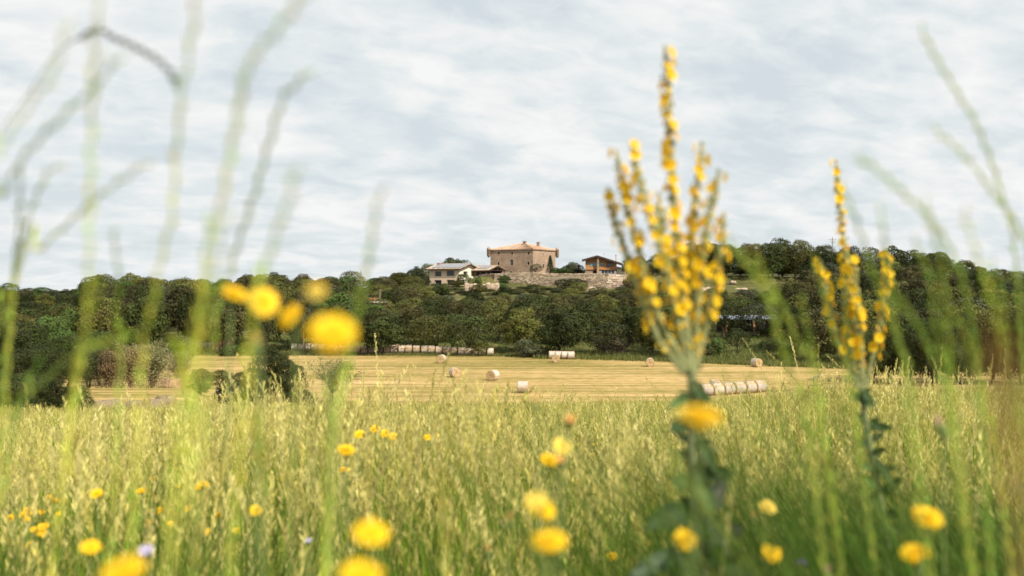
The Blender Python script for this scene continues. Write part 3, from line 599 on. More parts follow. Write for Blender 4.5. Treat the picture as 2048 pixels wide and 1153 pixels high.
def lobes(H, Wd, n, rng, low=.28, rr=(.15, .24), flat=1.0):
    c, r = [], []
    for i in range(n):
        while True:
            d = rng.normal(size=3); d /= np.linalg.norm(d)
            if d[2] > -.92: break
        f = rng.uniform(.5, 1.0) ** .6; q = rng.uniform(*rr) * Wd; hz = H * (1 - low) / 2
        c.append(np.array([d[0] * f * (Wd / 2 - q * .75), d[1] * f * (Wd / 2 - q * .75), H * low + hz + d[2] * f * (hz - q * .5) * flat])); r.append(np.array([q, q, q * rng.uniform(.62, .85)]))
    return np.array(c), np.array(r)
def trunk_mb(H, Wd, rng, multi=1, low=.3):
    mb = MB()
    for m_ in range(multi):
        a = rng.uniform(0, 6.28); ln = rng.uniform(.05, .16) * (2 if multi > 1 else 1); x, y = math.cos(a) * ln * Wd * .5, math.sin(a) * ln * Wd * .5
        x0, y0 = x * .25, y * .25; top = (x, y, H * max(.22, low * 1.5)); r0 = H * .028 / math.sqrt(multi)
        mb.tube([(x0, y0, -.5), (x0, y0, .0), (x * .6 + rng.uniform(-.1, .1), y * .6, H * .1), top], [r0 * 1.7, r0 * 1.25, r0, r0 * .85], 7)
        for k in range(5):
            q = a + k * 1.256 + rng.uniform(-.4, .4); e = (x + math.cos(q) * Wd * .30, y + math.sin(q) * Wd * .30, H * rng.uniform(.55, .8))
            mid = (x + math.cos(q) * Wd * .14, y + math.sin(q) * Wd * .14, (top[2] + e[2]) / 2 + H * rng.uniform(-.05, .04)); mb.tube([top, mid, e], [r0 * .7, r0 * .45, r0 * .2], 5)
    return mb
PROTO = {}
def make_tree(key, H, Wd, nl, nleaf, size, tint, seed, low=.28, multi=1, rr=(.15, .24), bias=.85, keep=.72, name='holm_oak'):
    rng = np.random.default_rng(seed); c, r = lobes(H, Wd, nl, rng, low, rr); V, Q, col = leaf_quads(c, r, nleaf, size, bias, rng, keep)
    cm = npmesh('crown', V, Q, col, LM[tint][1]); tm = trunk_mb(H, Wd, rng, multi, low)
    root = bpy.data.objects.new(name, None); root.empty_display_size = .3
    t = tm.build('trunk', MT['bark']); tmesh = t.data; bpy.data.objects.remove(t)
    PROTO[key] = (cm, tmesh, H, Wd, tint, name)
def put_tree(key, x, y, h, wd, label, cat='tree', group=None, sink=.15, name=None, z=None):
    cm, tm, H, Wd, tint, nm = PROTO[key]
    r = empty(name or nm, (x, y, (zat(x, y) if z is None else z) - sink), random.uniform(0, 6.28), label=label, cat=cat, group=group); r.scale = (wd / Wd, wd / Wd, h / H)
    link('crown', cm, r); link('trunk', tm, r); return r
for s in range(5):
    for ti in ('dark', 'olive', 'brown', 'grey'):
        make_tree(f'{ti}{s}', 8, 8, 60 + 6 * s, 14500, .145, ti, 100 + s * 7 + len(ti), low=(.08, .13, .17, .11, .06)[s], multi=(1, 2, 1, 3, 1)[s], rr=(.10, .19) if s not in (2, 3) else (.15, .25))
for s in range(2): make_tree(f'fresh{s}', 8, 6, 34, 9000, .14, 'fresh', 300 + s, low=.06, rr=(.15, .24), name='broadleaf_tree')
for s in range(3): make_tree(f'bush{s}', 3, 4, 16, 3600, .12, ('olive', 'fresh', 'grey')[s], 400 + s, low=.05, rr=(.2, .3), name='shrub')
# near, finer trees
for s, ti in enumerate(('dark', 'olive', 'fresh', 'grey', 'dark')): make_tree(f'near{s}', 8, 8, 60 + 6 * s, 30000, .085, ti, 500 + s, low=.02 if s != 3 else .1, multi=2, rr=(.10, .19), name='broadleaf_tree')

T_SKY = [(-60, 570), (0, 562), (60, 572), (110, 578), (165, 574), (185, 548), (215, 545), (330, 556), (420, 560), (480, 553), (520, 543), (560, 545), (590, 556), (615, 548), (650, 556), (690, 538), (720, 542), (740, 556), (770, 552), (810, 545), (835, 533), (870, 526), (905, 514), (930, 519), (950, 528), (1270, 515), (1300, 506), (1350, 500), (1395, 480), (1420, 472), (1450, 486), (1520, 480), (1565, 475), (1620, 484), (1700, 493), (1760, 490), (1850, 494), (1885, 505), (1900, 517), (1950, 521), (2000, 530), (2060, 536)]
T_FR = [(-60, 640), (0, 640), (160, 610), (200, 600), (330, 566), (400, 570), (440, 590), (480, 590), (520, 585), (560, 582), (620, 590), (700, 600), (760, 612), (850, 628), (900, 640), (980, 618), (1050, 612), (1100, 610), (1160, 632), (1220, 640), (1260, 625), (1330, 615), (1440, 640), (1470, 665), (1550, 665), (1600, 625), (1700, 605), (2060, 610)]
T_LIM = [(-60, 0), (818, 0), (820, 568), (856, 588), (935, 594), (1000, 588), (1100, 582), (1107, 586), (1180, 584), (1270, 580), (1300, 575), (1380, 592), (1440, 590), (1520, 585), (1600, 560), (1640, 0), (2100, 0)]
ZN = [(350, 'left of the leaning pole'), (607, 'between the two slim left poles'), (757, 'just left of the A-frame pole'), (856, 'just right of the A-frame pole'), (960, 'below the ochre house'), (1120, 'below the stone castle'), (1265, 'below the timber chalet'), (1400, 'behind the big mullein'), (1640, 'between the two mulleins'), (1800, 'behind the smaller mullein'), (9999, 'right of the smaller mullein')]
RN = ['front row', 'second row', 'third row', 'fourth row', 'fifth row', 'sixth row', 'seventh row', 'eighth row', 'ninth row', 'skyline row']
offs = [5, 16, 28, 42, 57, 73, 90, 106]
plan = []
tr = random.Random(21)
for ri in range(10):
    px = -25 + tr.uniform(0, 20)
    while px < 2075:
        fr = ri / 9; d0 = float(D0(np.clip(px, 0, 2048)))
        d = d0 + offs[ri] + tr.uniform(-3.5, 3.5) if ri < 8 else (290, 306)[ri - 8] + tr.uniform(-4, 4)
        if ri < 8: d = min(d, 272)
        wd = tr.uniform(6.0, 9.0) * (1.0 if ri < 6 else 1.12) * (1.15 if ri >= 8 and px > 1290 else 1); step = wd / d * F * tr.uniform(.80, .98)
        x = (px - CX) / F * d; g = zat(x, d); inlim = 845 < px < 1270
        sky = tb(px, T_SKY); frt = tb(px, T_FR); u = (ri / 9) ** .85
        yt = frt + (sky - frt) * u + tr.uniform(-10, 10) * (.75 if ri == 9 else 1)
        lim = tb(px, T_LIM); skip = False
        if lim > 0 and ri < 8: yt = max(yt, lim + tr.uniform(-3, 6))
        if inlim and (ri >= 8 or d > 268): skip = True
        if 1290 < px < 1645 and ri in (7,): skip = True
        if 1395 < px < 1530 and ri == 6 and tr.random() < .6: skip = True
        if px < 600 and ri in (2, 4, 6): skip = tr.random() < .45
        if 1425 < px < 1585 and ri in (0,): skip = True
        if 700 < px < 815 and d < 237 and yt < 620: yt = 615 + tr.uniform(0, 8)
        h = (CY - yt) / F * d - g
        if 1425 < px < 1585 and ri in (1,): h = 4.0; skip = True
        h = max(3.2 if inlim else 4.6, min(11.5 if ri < 8 else 13.5, h)); 
        if (CY - (g + h) / d * F) < tb(px, T_SKY) - 4: h = (CY - tb(px, T_SKY)) / F * d - g
        if h < 2.4: skip = True
        wd = min(wd, h * 1.35 + 1.0)
        if not skip: plan.append([px, d, x, h, wd, ri])
        px += step
seen = {}
for p in sorted(plan):
    px, d, x, h, wd, ri = p; zn = next(t for lim, t in ZN if px < lim); seen.setdefault((zn, ri), []).append(p)
tint_w = ['dark'] * 8 + ['olive'] * 8 + ['brown'] * 4 + ['grey'] * 2
for (zn, ri), lst in seen.items():
    for i, (px, d, x, h, wd, _) in enumerate(lst):
        k = tr.random()
        if (px < 720 and k < .16) or k < .03: key = f'fresh{tr.randrange(2)}'
        else: key = tr.choice(tint_w) + str(tr.randrange(5))
        ad = LM[PROTO[key][4]][0]; kind = 'tree' if key.startswith('fresh') else 'oak'
        put_tree(key, x, d, h, wd, f'{ad} {kind} {zn}, {RN[ri]}, {ORD[i] if len(lst) > 1 else "the only one"}', group='trees of the hillside wood', sink=.2)
# trees around the buildings and near groves (px centre, top y, d, width m, proto, label)
def at_px(px, ytop, d, wd, key, label, cat='tree', group=None, name=None, lift=0.0):
    x = (px - CX) / F * d; g = zat(x, d) + lift; return put_tree(key, x, d, max(.8, (CY - ytop) / F * d - g), wd, label, cat, group, name=name, z=g)
at_px(903, 512, 312, 8.5, 'dark1', 'round dark oak rising behind the roof of the ochre house')
at_px(928, 519, 316, 6, 'dark3', 'smaller dark oak right of the round one behind the ochre house')
at_px(858, 527, 306, 6.5, 'olive2', 'oak with pale crown left of the ochre house chimney')
at_px(832, 533, 300, 6, 'dark0', 'dark oak at the left corner of the ochre house, farther left and lower')
at_px(849, 552, 289, 3.4, 'grey4', 'small grey-green tree against the left wall of the ochre house')
at_px(1072, 527, 290, 3.9, 'grey2', 'silvery olive tree at the near corner of the castle')
at_px(1113, 534, 291, 4.0, 'fresh0', 'low green bush above the wall just right of the conifer', 'shrub', name='shrub')
at_px(1128, 535, 292, 4.4, 'fresh1', 'green bush above the wall, second right of the conifer', 'shrub', name='shrub')
at_px(1145, 522, 297, 4.8, 'grey1', 'rounded grey-green tree halfway between castle and chalet')
at_px(1158, 530, 300, 4.0, 'brown3', 'small brownish tree left of the timber chalet')
at_px(1136, 530, 308, 5, 'dark2', 'dark tree behind the bushes between castle and chalet')
at_px(1253, 518, 290, 3.3, 'fresh1', 'bright yellow-green tree at the right end of the timber chalet')
at_px(1275, 513, 300, 6.5, 'brown0', 'brownish oak right of the bright yellow-green tree')
at_px(1008, 549, 281.5, 4.4, 'fresh0', 'green shrub hanging over the left part of the stone wall', 'shrub', name='shrub')
at_px(1003, 566, 276, 4.6, 'bush1', 'low green shrub below the one hanging over the stone wall', 'shrub')
at_px(925, 548, 284.5, 4.3, 'bush1', 'leafy green shrub in front of the cream gable wall', 'shrub')
at_px(957, 553, 284.8, 2.2, 'bush1', 'small bright shrub beside the white satellite dish', 'shrub')
at_px(914, 560, 280, 5.3, 'olive1', 'round olive shrub in front of the lower windows of the ochre house', 'shrub', name='shrub')
at_px(1142, 556, 276, 10.2, 'dark4', 'broad dark oak growing in front of the long stone wall')
at_px(1118, 577, 270, 4.6, 'grey0', 'small grey oak left below the broad dark oak')
at_px(1040, 580, 268, 4.6, 'brown2', 'scrubby brownish oak below the stone castle wall')
at_px(1063, 571, 279, 3.0, 'bush0', 'small dry shrub at the foot of the long stone wall', 'shrub')
at_px(1240, 572, 279, 3.2, 'bush2', 'grey shrub at the foot of the boulder wall', 'shrub')
at_px(1268, 545, 281, 4.2, 'dark1', 'dark shrub at the right end of the boulder wall', 'shrub', name='shrub')
at_px(870, 571, 284, 3.6, 'bush1', 'dark green hedge below the left windows of the ochre house', 'hedge', name='hedge')
at_px(889, 573, 284, 3.6, 'bush1', 'dark green hedge below the right windows of the ochre house', 'hedge', name='hedge')
for i in range(26):
    px = 862 + 16 * i + random.uniform(-6, 6); yy = tb(px, [(860, 590), (900, 590), (940, 594), (995, 590), (1010, 580), (1060, 586), (1110, 592), (1180, 584), (1280, 582)]) + random.uniform(-5, 7)
    at_px(px, yy, 273 - (i % 3) * 7, random.uniform(3.6, 5.6), random.choice(['dark0', 'olive1', 'brown3', 'dark4', 'grey2', 'brown1']), f'scrubby oak bush on the slope just under the houses and wall, {ORD[i]}', 'shrub', 'scrub on the slope under the wall', name='shrub')
# conifer
def conifer(px, yt, d, label):
    x = (px - CX) / F * d; g = zat(x, d); h = (CY - yt) / F * d - g; r = empty('conifer', (x, d, g - .1), 0, label=label, cat='tree'); rng = np.random.default_rng(5); cs = []; V = []; 
    n = 5200; t = rng.uniform(0, 1, n) ** .75; tier = np.floor((1 - t) * 13) / 13; fr = ((1 - t) * 13) % 1; rad = (.15 + 1.45 * (1 - t) ** .85) * (.55 + .6 * fr) * rng.uniform(.35, 1.0, n) ** .5
    q = rng.uniform(0, 6.283, n); p = np.stack([rad * np.cos(q), rad * np.sin(q), .5 + t * (h - .5) - .2 * rad], 1); o = np.stack([np.cos(q), np.sin(q), -.25 * np.ones(n)], 1)
    sd = np.stack([-np.sin(q), np.cos(q), rng.uniform(-.5, .5, n)], 1); s = .15; V = np.stack([p - o * s, p - sd * s * .5, p + o * s, p + sd * s * .5], 1).reshape(-1, 3)
    link('crown', npmesh('crown', V, np.arange(n * 4).reshape(n, 4), np.repeat(rng.uniform(.7, 1.3, (n, 1)) * np.ones(3), 4, axis=0), leafmat('leaf_conifer', (.045, .075, .035))), r)
    mb = MB(); mb.tube([(0, 0, -.3), (0, 0, h * .95)], [.16, .03], 7); mb.build('trunk', MT['bark'], r)
conifer(1100.5, 510.5, 291, 'pointed dark conifer in front of the right side of the castle')
for i, (px, yt, k, wd) in enumerate(((1412, 484, 'dark0', 8), (1455, 490, 'dark4', 9), (1498, 487, 'brown0', 9), (1545, 484, 'dark4', 10.5), (1592, 488, 'olive4', 10), (1640, 494, 'dark0', 9.5), (1690, 498, 'dark4', 9))):
    at_px(px, yt, 286.5, wd, k, f'large spreading oak above the grassy terrace on the right hill, {ORD[i]}', group='large oaks above the grassy terrace')
for i in range(17):
    at_px(1292 + 27 * i + random.uniform(-6, 6), random.uniform(522, 534), 292 + random.uniform(-3, 4), random.uniform(5.5, 7.5), random.choice(['dark0', 'dark4', 'olive4', 'brown0']), f'dark understorey bush beneath the oaks of the right hilltop, {ORD[i]}', 'shrub', 'understorey bushes of the right hilltop', name='shrub')
for i in range(6):
    at_px(765 + 15 * i, random.uniform(549, 556), 296 + random.uniform(-4, 4), 6.5, random.choice(['dark0', 'dark4', 'olive4', 'brown0']), f'dark understorey bush beneath the oaks left of the ochre house, {ORD[i]}', 'shrub', 'understorey bushes left of the ochre house', name='shrub')
for i in range(3):
    at_px(1122 + 17 * i, 538, 303, 4.5, random.choice(['dark0', 'olive4']), f'low dark bush behind the wall between castle and chalet, {ORD[i]}', 'shrub', 'low bushes between castle and chalet', name='shrub')
for i, (px, yt, d, wd) in enumerate(((-5, 735, 66, 4.2), (38, 742, 64, 4.4), (82, 748, 66, 4.0), (120, 752, 65, 3.6), (152, 768, 67, 3.0))):
    at_px(px, yt, d, wd, 'near0' if i % 2 else 'near4', f'dark bush in front of the left grove just behind the meadow, {ORD[i]}', 'shrub', 'dark bushes in front of the left grove', name='shrub')
# near groves
RG = 'dark trees at the right field edge'; LG = 'dense trees at the left field edge'
for i, (px, yt, d, wd, k, lb) in enumerate([
    (1738, 652, 121, 5.8, 'near0', 'dark spreading tree behind the smaller mullein beside the lone hay bale'),
    (1780, 640, 124, 6.0, 'near1', 'olive tree just right of the smaller mullein stem'),
    (1812, 622, 120, 6.8, 'near4', 'dark dense tree at the right field edge, first right of the smaller mullein'),
    (1868, 634, 116, 6.5, 'near0', 'dark tree at the right field edge, second right of the smaller mullein'),
    (1925, 625, 119, 7, 'near4', 'dark tree at the right field edge, third right of the smaller mullein'),
    (1985, 612, 121, 7.2, 'near1', 'yellowish olive tree at the right field edge near the frame edge'),
    (2045, 605, 118, 7.4, 'near0', 'dark tree cut by the right edge of the frame')]): at_px(px, yt, d, wd, k, lb, group=RG)
for i, (px, yt, d, wd, k, lb) in enumerate([
    (-10, 640, 88, 7.5, 'near0', 'dark tree cut by the left edge of the frame'),
    (45, 642, 92, 7.2, 'near4', 'dark dense tree second from the left edge of the frame'),
    (100, 628, 97, 6.2, 'near2', 'tall fresh green tree standing above the left grove'),
    (60, 680, 82, 6.2, 'near0', 'low dark tree in front of the left grove'),
    (132, 668, 90, 6, 'near4', 'dark tree at the right side of the left grove'),
    (12, 600, 128, 8, 'near1', 'olive tree rising behind the left grove at the frame edge'),
    (205, 660, 118, 6.4, 'near2', 'broad green tree behind the brown tamarisk bushes'),
    (178, 690, 96, 5.2, 'near3', 'grey-green bushy tree left of the tamarisk bushes')]): at_px(px, yt, d, wd, k, lb, group=LG)
at_px(545, 688, 100, 5.4, 'near0', 'dark green bushy tree on the field left of the small bare-branched tree')
at_px(572, 702, 100.5, 4.4, 'near0', 'dark green bushy tree hugging the right side of its twin on the field')
at_px(505, 735, 99, 4.6, 'near0', 'low dark bush left of the bushy tree on the field', 'shrub', name='shrub')
at_px(468, 758, 98, 4.4, 'bush2', 'low grey-green thicket left of the dark bush', 'shrub')
at_px(600, 778, 97, 3.2, 'bush1', 'low green shrub right of the dark bushy tree', 'shrub')
at_px(402, 728, 104, 2.6, 'near1', 'small round olive tree on the field below the left end of the bale row')
at_px(395, 765, 101, 2.6, 'bush0', 'low olive shrub under the small round tree', 'shrub')
at_px(440, 738, 118, 3.2, 'bush0', 'flat weedy patch shrub on the field right of the small round tree', 'shrub')
at_px(360, 668, 140, 4.2, 'grey3', 'pale grey-green willow-like tree right of the tamarisk bushes')
for px, yt, d, lb in ((462, 690, 168, 'small shrub under the wood behind the left end of the bales'), (495, 680, 172, 'shrub under the wood right of the left bales'), (1405, 682, 158, 'green shrub at the field edge right of the big mullein stem'), (1435, 676, 158, 'broad green shrub between the mulleins at the field edge'), (1475, 655, 160, 'round dark holly-like shrub standing alone between the mulleins'), (1540, 676, 160, 'low green shrub right of the lone round shrub'), (1575, 690, 157, 'flat green shrub near the right orange pillar'), (1500, 662, 178, 'shrub screening the barn between its pillars'), (1535, 655, 178, 'taller shrub screening the barn right of its middle pillar'), (1050, 675, 164, 'pale olive shrub at the field edge below the castle'), (1075, 690, 164, 'low shrub behind the short row of bales'), (860, 680, 172, 'leafy shrub beside the pale earth heap'), (965, 683, 168, 'low shrub at the field edge above the right end of the long bale row')):
    at_px(px, yt, d, random.uniform(2.6, 4.2), random.choice(['bush0', 'bush1', 'bush2']) if 'round' not in lb else 'dark2', lb, 'shrub', 'field-edge shrubs', name='shrub')
# twiggy bushes and the small bare tree
def twig_bush(name, px, yt, d, wd, label, nst, nleaf, lcol, twcol, cat='shrub', seed=1, lsize=.07, trunk=0.0, g=None):
    rng = random.Random(seed); x = (px - CX) / F * d; g = zat(x, d) if g is None else g; h = (CY - yt) / F * d - g; r = empty(name, (x, d, g - .1), 0, label=label, cat=cat); mb = MB(); ends = []
    base = Vector((0, 0, 0))
    if trunk: mb.tube([(0, 0, -.2), (.05, 0, trunk * .5), (0, .05, trunk)], [.11, .085, .07], 7); base = Vector((0, .05, trunk))
    for i in range(nst):
        a = rng.uniform(0, 6.28); sp = rng.uniform(.15, .5) * wd; hh = h * rng.uniform(.6, 1) * (1 - .45 * (sp / wd)); p = [base.copy()]; tip = Vector((math.cos(a) * sp, math.sin(a) * sp, hh))
        for k in (1, 2, 3): t = k / 3; p.append(base.lerp(tip, t) + Vector((rng.uniform(-.1, .1), rng.uniform(-.1, .1), math.sin(t * 3.14) * h * .08)))
        mb.tube(p, [.035, .025, .015, .007], 4); ends += [p[1], p[2], p[3], (p[2] + p[3]) / 2]
        for b in range(5):
            s = p[1].lerp(p[3], rng.uniform(.1, .95)); e = s + Vector((rng.uniform(-.5, .5), rng.uniform(-.5, .5), rng.uniform(.05, .6))) * wd * .16; mb.tube([s, (s + e) / 2 + Vector((0, 0, .03)), e], [.011, .008, .004], 3); ends += [e, (s + e) / 2]
    mb.build('branch', mat(name + '_twig', twcol, .9, .2, 3), r); E = np.array([tuple(e) for e in ends]); n = nleaf; nr = np.random.default_rng(seed)
    c = E[nr.integers(0, len(E), n)] + nr.normal(size=(n, 3)) * wd * .035
    if not trunk: m2 = n // 3; aa = nr.uniform(0, 6.283, m2); rr = nr.uniform(0, 1, m2) ** .5 * wd * .42; zz = nr.uniform(0, .62, m2) * h; c[:m2] = np.stack([np.cos(aa) * rr, np.sin(aa) * rr, zz], 1)
    V, Q, col = leaf_quads(c[:1], np.ones((1, 3)), n, lsize, 0, nr)
    V = V.reshape(n, 4, 3); V += (c - V.mean(1))[:, None, :]; link('foliage', npmesh('foliage', V.reshape(-1, 3), Q, col, leafmat(name + '_leaf', lcol, 0)), r); return r
twig_bush('tamarisk', 262, 668, 97, 4.2, 'tall brown tamarisk bush with bare stems on the left', 46, 9000, (.20, .155, .07), (.20, .12, .07), seed=2, lsize=.06)
twig_bush('tamarisk', 305, 662, 99, 4.0, 'pale olive-brown tamarisk bush right of the taller brown one', 40, 9000, (.19, .18, .08), (.20, .13, .08), seed=3, lsize=.06)
twig_bush('tamarisk', 222, 690, 95, 3.4, 'small brown-green tamarisk bush left of the taller brown one', 34, 6000, (.15, .13, .06), (.18, .12, .08), seed=4, lsize=.06)
twig_bush('tamarisk', 358, 690, 120, 3.6, 'feathery bush with bare grey twigs near the reddish earth heap', 34, 5000, (.20, .17, .10), (.28, .22, .16), seed=5, lsize=.06)
twig_bush('sparse_tree', 664, 700, 98, 6.2, 'small sparse-leaved tree with open crown standing alone on the field', 40, 5200, (.15, .15, .055), (.11, .09, .065), 'tree', 6, .06, 1.2)
twig_bush('bare_bush', 1212, 662, 166, 4.6, 'twiggy grey-pink bush at the field edge below the chalet', 46, 3500, (.19, .14, .12), (.27, .20, .18), seed=7, lsize=.08)
twig_bush('bare_bush', 1240, 672, 165, 4.0, 'smaller grey-pink bush right of its larger neighbour below the chalet', 40, 3000, (.19, .14, .12), (.27, .20, .18), seed=8, lsize=.08)

# ------------------------------------------------------------------ hay bales
def bale_meshes(rad, ln, wm, sm, sides=36, seed=0):
    rng = random.Random(seed); prof = [(rad * .04, -ln / 2 + .03), (rad * .5, -ln / 2 + .02), (rad * .86, -ln / 2), (rad * .95, -ln / 2 + .03), (rad * .985, -ln / 2 + .1), (rad * .985, ln / 2 - .1), (rad * .95, ln / 2 - .03), (rad * .86, ln / 2), (rad * .5, ln / 2 - .02), (rad * .04, ln / 2 - .03)]
    a = MB(); a.lathe(prof, (0, 0, rad * .98), sides, 'x'); a.v = [(x + rng.uniform(-.012, .012), y + rng.uniform(-.012, .012), z + rng.uniform(-.012, .012)) for x, y, z in a.v]
    b = MB(); n = 14; pr = []
    for i in range(n + 1): pr.append((rad * (1.0 + rng.uniform(-.012, .012)), -ln / 2 + .07 + (ln - .14) * i / n))
    vs = []
    for r_, h in pr:
        for k in range(sides): q = 2 * math.pi * k / sides; rr = r_ + .012 * math.sin(3 * q + seed); vs.append((h, rr * math.cos(q), rr * math.sin(q) + rad * .98))
    b.add(vs, [(i * sides + k, i * sides + (k + 1) % sides, (i + 1) * sides + (k + 1) % sides, (i + 1) * sides + k) for i in range(n) for k in range(sides)])
    oa = a.build('straw_roll', sm, None); ob = b.build('net_wrap', wm, None, True); ma, mb_ = oa.data, ob.data; bpy.data.objects.remove(oa); bpy.data.objects.remove(ob); return ma, mb_
def strawend():     # rings of rolled straw on the bale ends, across the roll's own axis
    m = bpy.data.materials.new('rolled_straw'); m.use_nodes = True; t = m.node_tree; b = t.nodes['Principled BSDF']; l = t.links.new; b.inputs['Roughness'].default_value = .95
    tc = N(t, 'ShaderNodeTexCoord'); mp = N(t, 'ShaderNodeMapping', ins={'Location': (0, 0, -.65)}); l(tc.outputs['Object'], mp.inputs[0]); sp = N(t, 'ShaderNodeSeparateXYZ'); l(mp.outputs[0], sp.inputs[0])
    rr = M(t, 'SQRT', M(t, 'ADD', M(t, 'POWER', sp.outputs[1], 2.0), M(t, 'POWER', sp.outputs[2], 2.0)))
    no = N(t, 'ShaderNodeTexNoise', ins={'Scale': 7.0, 'Detail': 6.0}); l(tc.outputs['Object'], no.inputs['Vector'])
    wv = M(t, 'SINE', M(t, 'ADD', M(t, 'MULTIPLY', rr, 62.0), M(t, 'MULTIPLY', no.outputs['Fac'], 7.0))); v = M(t, 'ADD', M(t, 'MULTIPLY', wv, .16), no.outputs['Fac'])
    core = M(t, 'MULTIPLY', M(t, 'LESS_THAN', rr, .10), -.25); v = M(t, 'ADD', v, core)
    cr = N(t, 'ShaderNodeValToRGB'); l(v, cr.inputs[0]); e = cr.color_ramp.elements; e[0].position = .25; e[0].color = (.16, .10, .05, 1); e[1].position = .75; e[1].color = (.58, .42, .22, 1); q = e.new(.5); q.color = (.42, .29, .14, 1)
    l(cr.outputs[0], b.inputs['Base Color']); bp = N(t, 'ShaderNodeBump', ins={'Strength': .6, 'Distance': .03}); l(v, bp.inputs['Height']); l(bp.outputs[0], b.inputs['Normal']); return m
SE = strawend()
BM = [bale_meshes(.65, 1.25, MT['wrapw'], SE, seed=1), bale_meshes(.65, 1.12, MT['wrapo'], SE, seed=2), bale_meshes(.64, 1.14, MT['wrapo'], SE, seed=3), bale_meshes(.66, 1.42, MT['wrapd'], SE, seed=4), bale_meshes(.65, 1.2, MT['greystraw'], MT['greystraw'], seed=5), bale_meshes(.66, 1.1, MT['wrapw'], SE, seed=6)]
def bale(k, x, y, rz, label, group, z=None, roll=0):
    r = empty('hay_bale', (x, y, (zat(x, y) if z is None else z) - .02), rz, label=label, cat='hay bale', group=group); ma, mb_ = BM[k]
    for nm, me in (('straw_roll', ma), ('net_wrap', mb_)):
        o = link(nm, me, r)
    return r
SG = 'single round bales scattered on the stubble field'
dd_ = lambda yb: F * 11.5 / (yb - CY)
for px, yb, ax, lb in ((882.5, 726, 80, 'round hay bale standing before the right half of the long bale row'),
    (910, 755, 112, 'round hay bale on mid-field, end turned slightly left, leftmost of the nearer three'),
    (986, 761, 62, 'round hay bale on mid-field with shaded left side, middle of the nearer three'),
    (1047, 786, -12, 'nearest round hay bale with bright white net wrap and dark left end'),
    (1111.5, 725.5, 88, 'round hay bale in front of the short row of four'),
    (1300, 733.6, 84, 'round hay bale left of the big mullein at the far field edge'),
    (1513, 735, 115, 'round hay bale with pale right edge, alone between the two mulleins'),
    (1638, 773, 78, 'round hay bale beside the dark tree left of the smaller mullein'),
    (1432, 783.5, 112, 'round hay bale standing just behind the diagonal row of pale bales')):
    d = dd_(yb); bale(0 if px != 1111.5 else 5, (px - CX) / F * d, d, R(ax), lb, SG)
n = 0; px = 583.0
row = []
while px < 981:
    d = F * 11.5 / (709 + (px - 600) * 5 / 380 - CY) + .6; wpx = 1.14 / d * F; row.append((px + wpx / 2, d)); px += wpx * (1.0 if random.random() < .45 else random.uniform(1.04, 1.25))
for i, (p, d) in enumerate(row):
    k = 5 if i < 5 or i == len(row) - 1 else random.choice((1, 2, 2, 1)); x = (p - CX) / F * d
    bale(k, x, d, R(random.uniform(-4, 4)), f'round bale in the long row along the wood edge, {ORD[i]}', 'long row of bales along the wood edge')
for i, px in enumerate((386, 398.5, 411, 423)): d = 176; bale(5, (px - CX) / F * d, d, 0, f'pale wrapped bale in the short line at far left, {ORD[i]}', 'short line of pale bales on the left')
bale(1, (443 - CX) / F * 172, 172, R(70), 'brownish round bale standing alone right of the short pale line of bales', None)
for i in range(4): d = 161 - i * .3; bale(5, (1104.5 + 12.6 * i - CX) / F * d, d, R(-2), f'pale bale in the row of four below the castle, {ORD[i]}', 'row of four pale bales below the castle')
a, b = Vector((20.0, 106.0, 0)), Vector((28.4, 110.6, 0)); di = (b - a).normalized(); an = math.atan2(di.y, di.x)
for i in range(6):
    p = a + di * (1.52 * i + .7); bale(3, p.x, p.y, an, f'pale net-wrapped bale in the diagonal row right of the big mullein, {ORD[i]}', 'diagonal row of pale bales')
for i, (px, d, rz) in enumerate(((192, 69, 40), (222, 70, 35), (272, 69.5, -30), (312, 70.5, 20), (330, 72.5, 60))):
    bale(4, (px - CX) / F * d, d, R(rz), f'weathered grey hay bale behind the meadow edge on the left, {ORD[i]}', 'old grey bales on the left track')

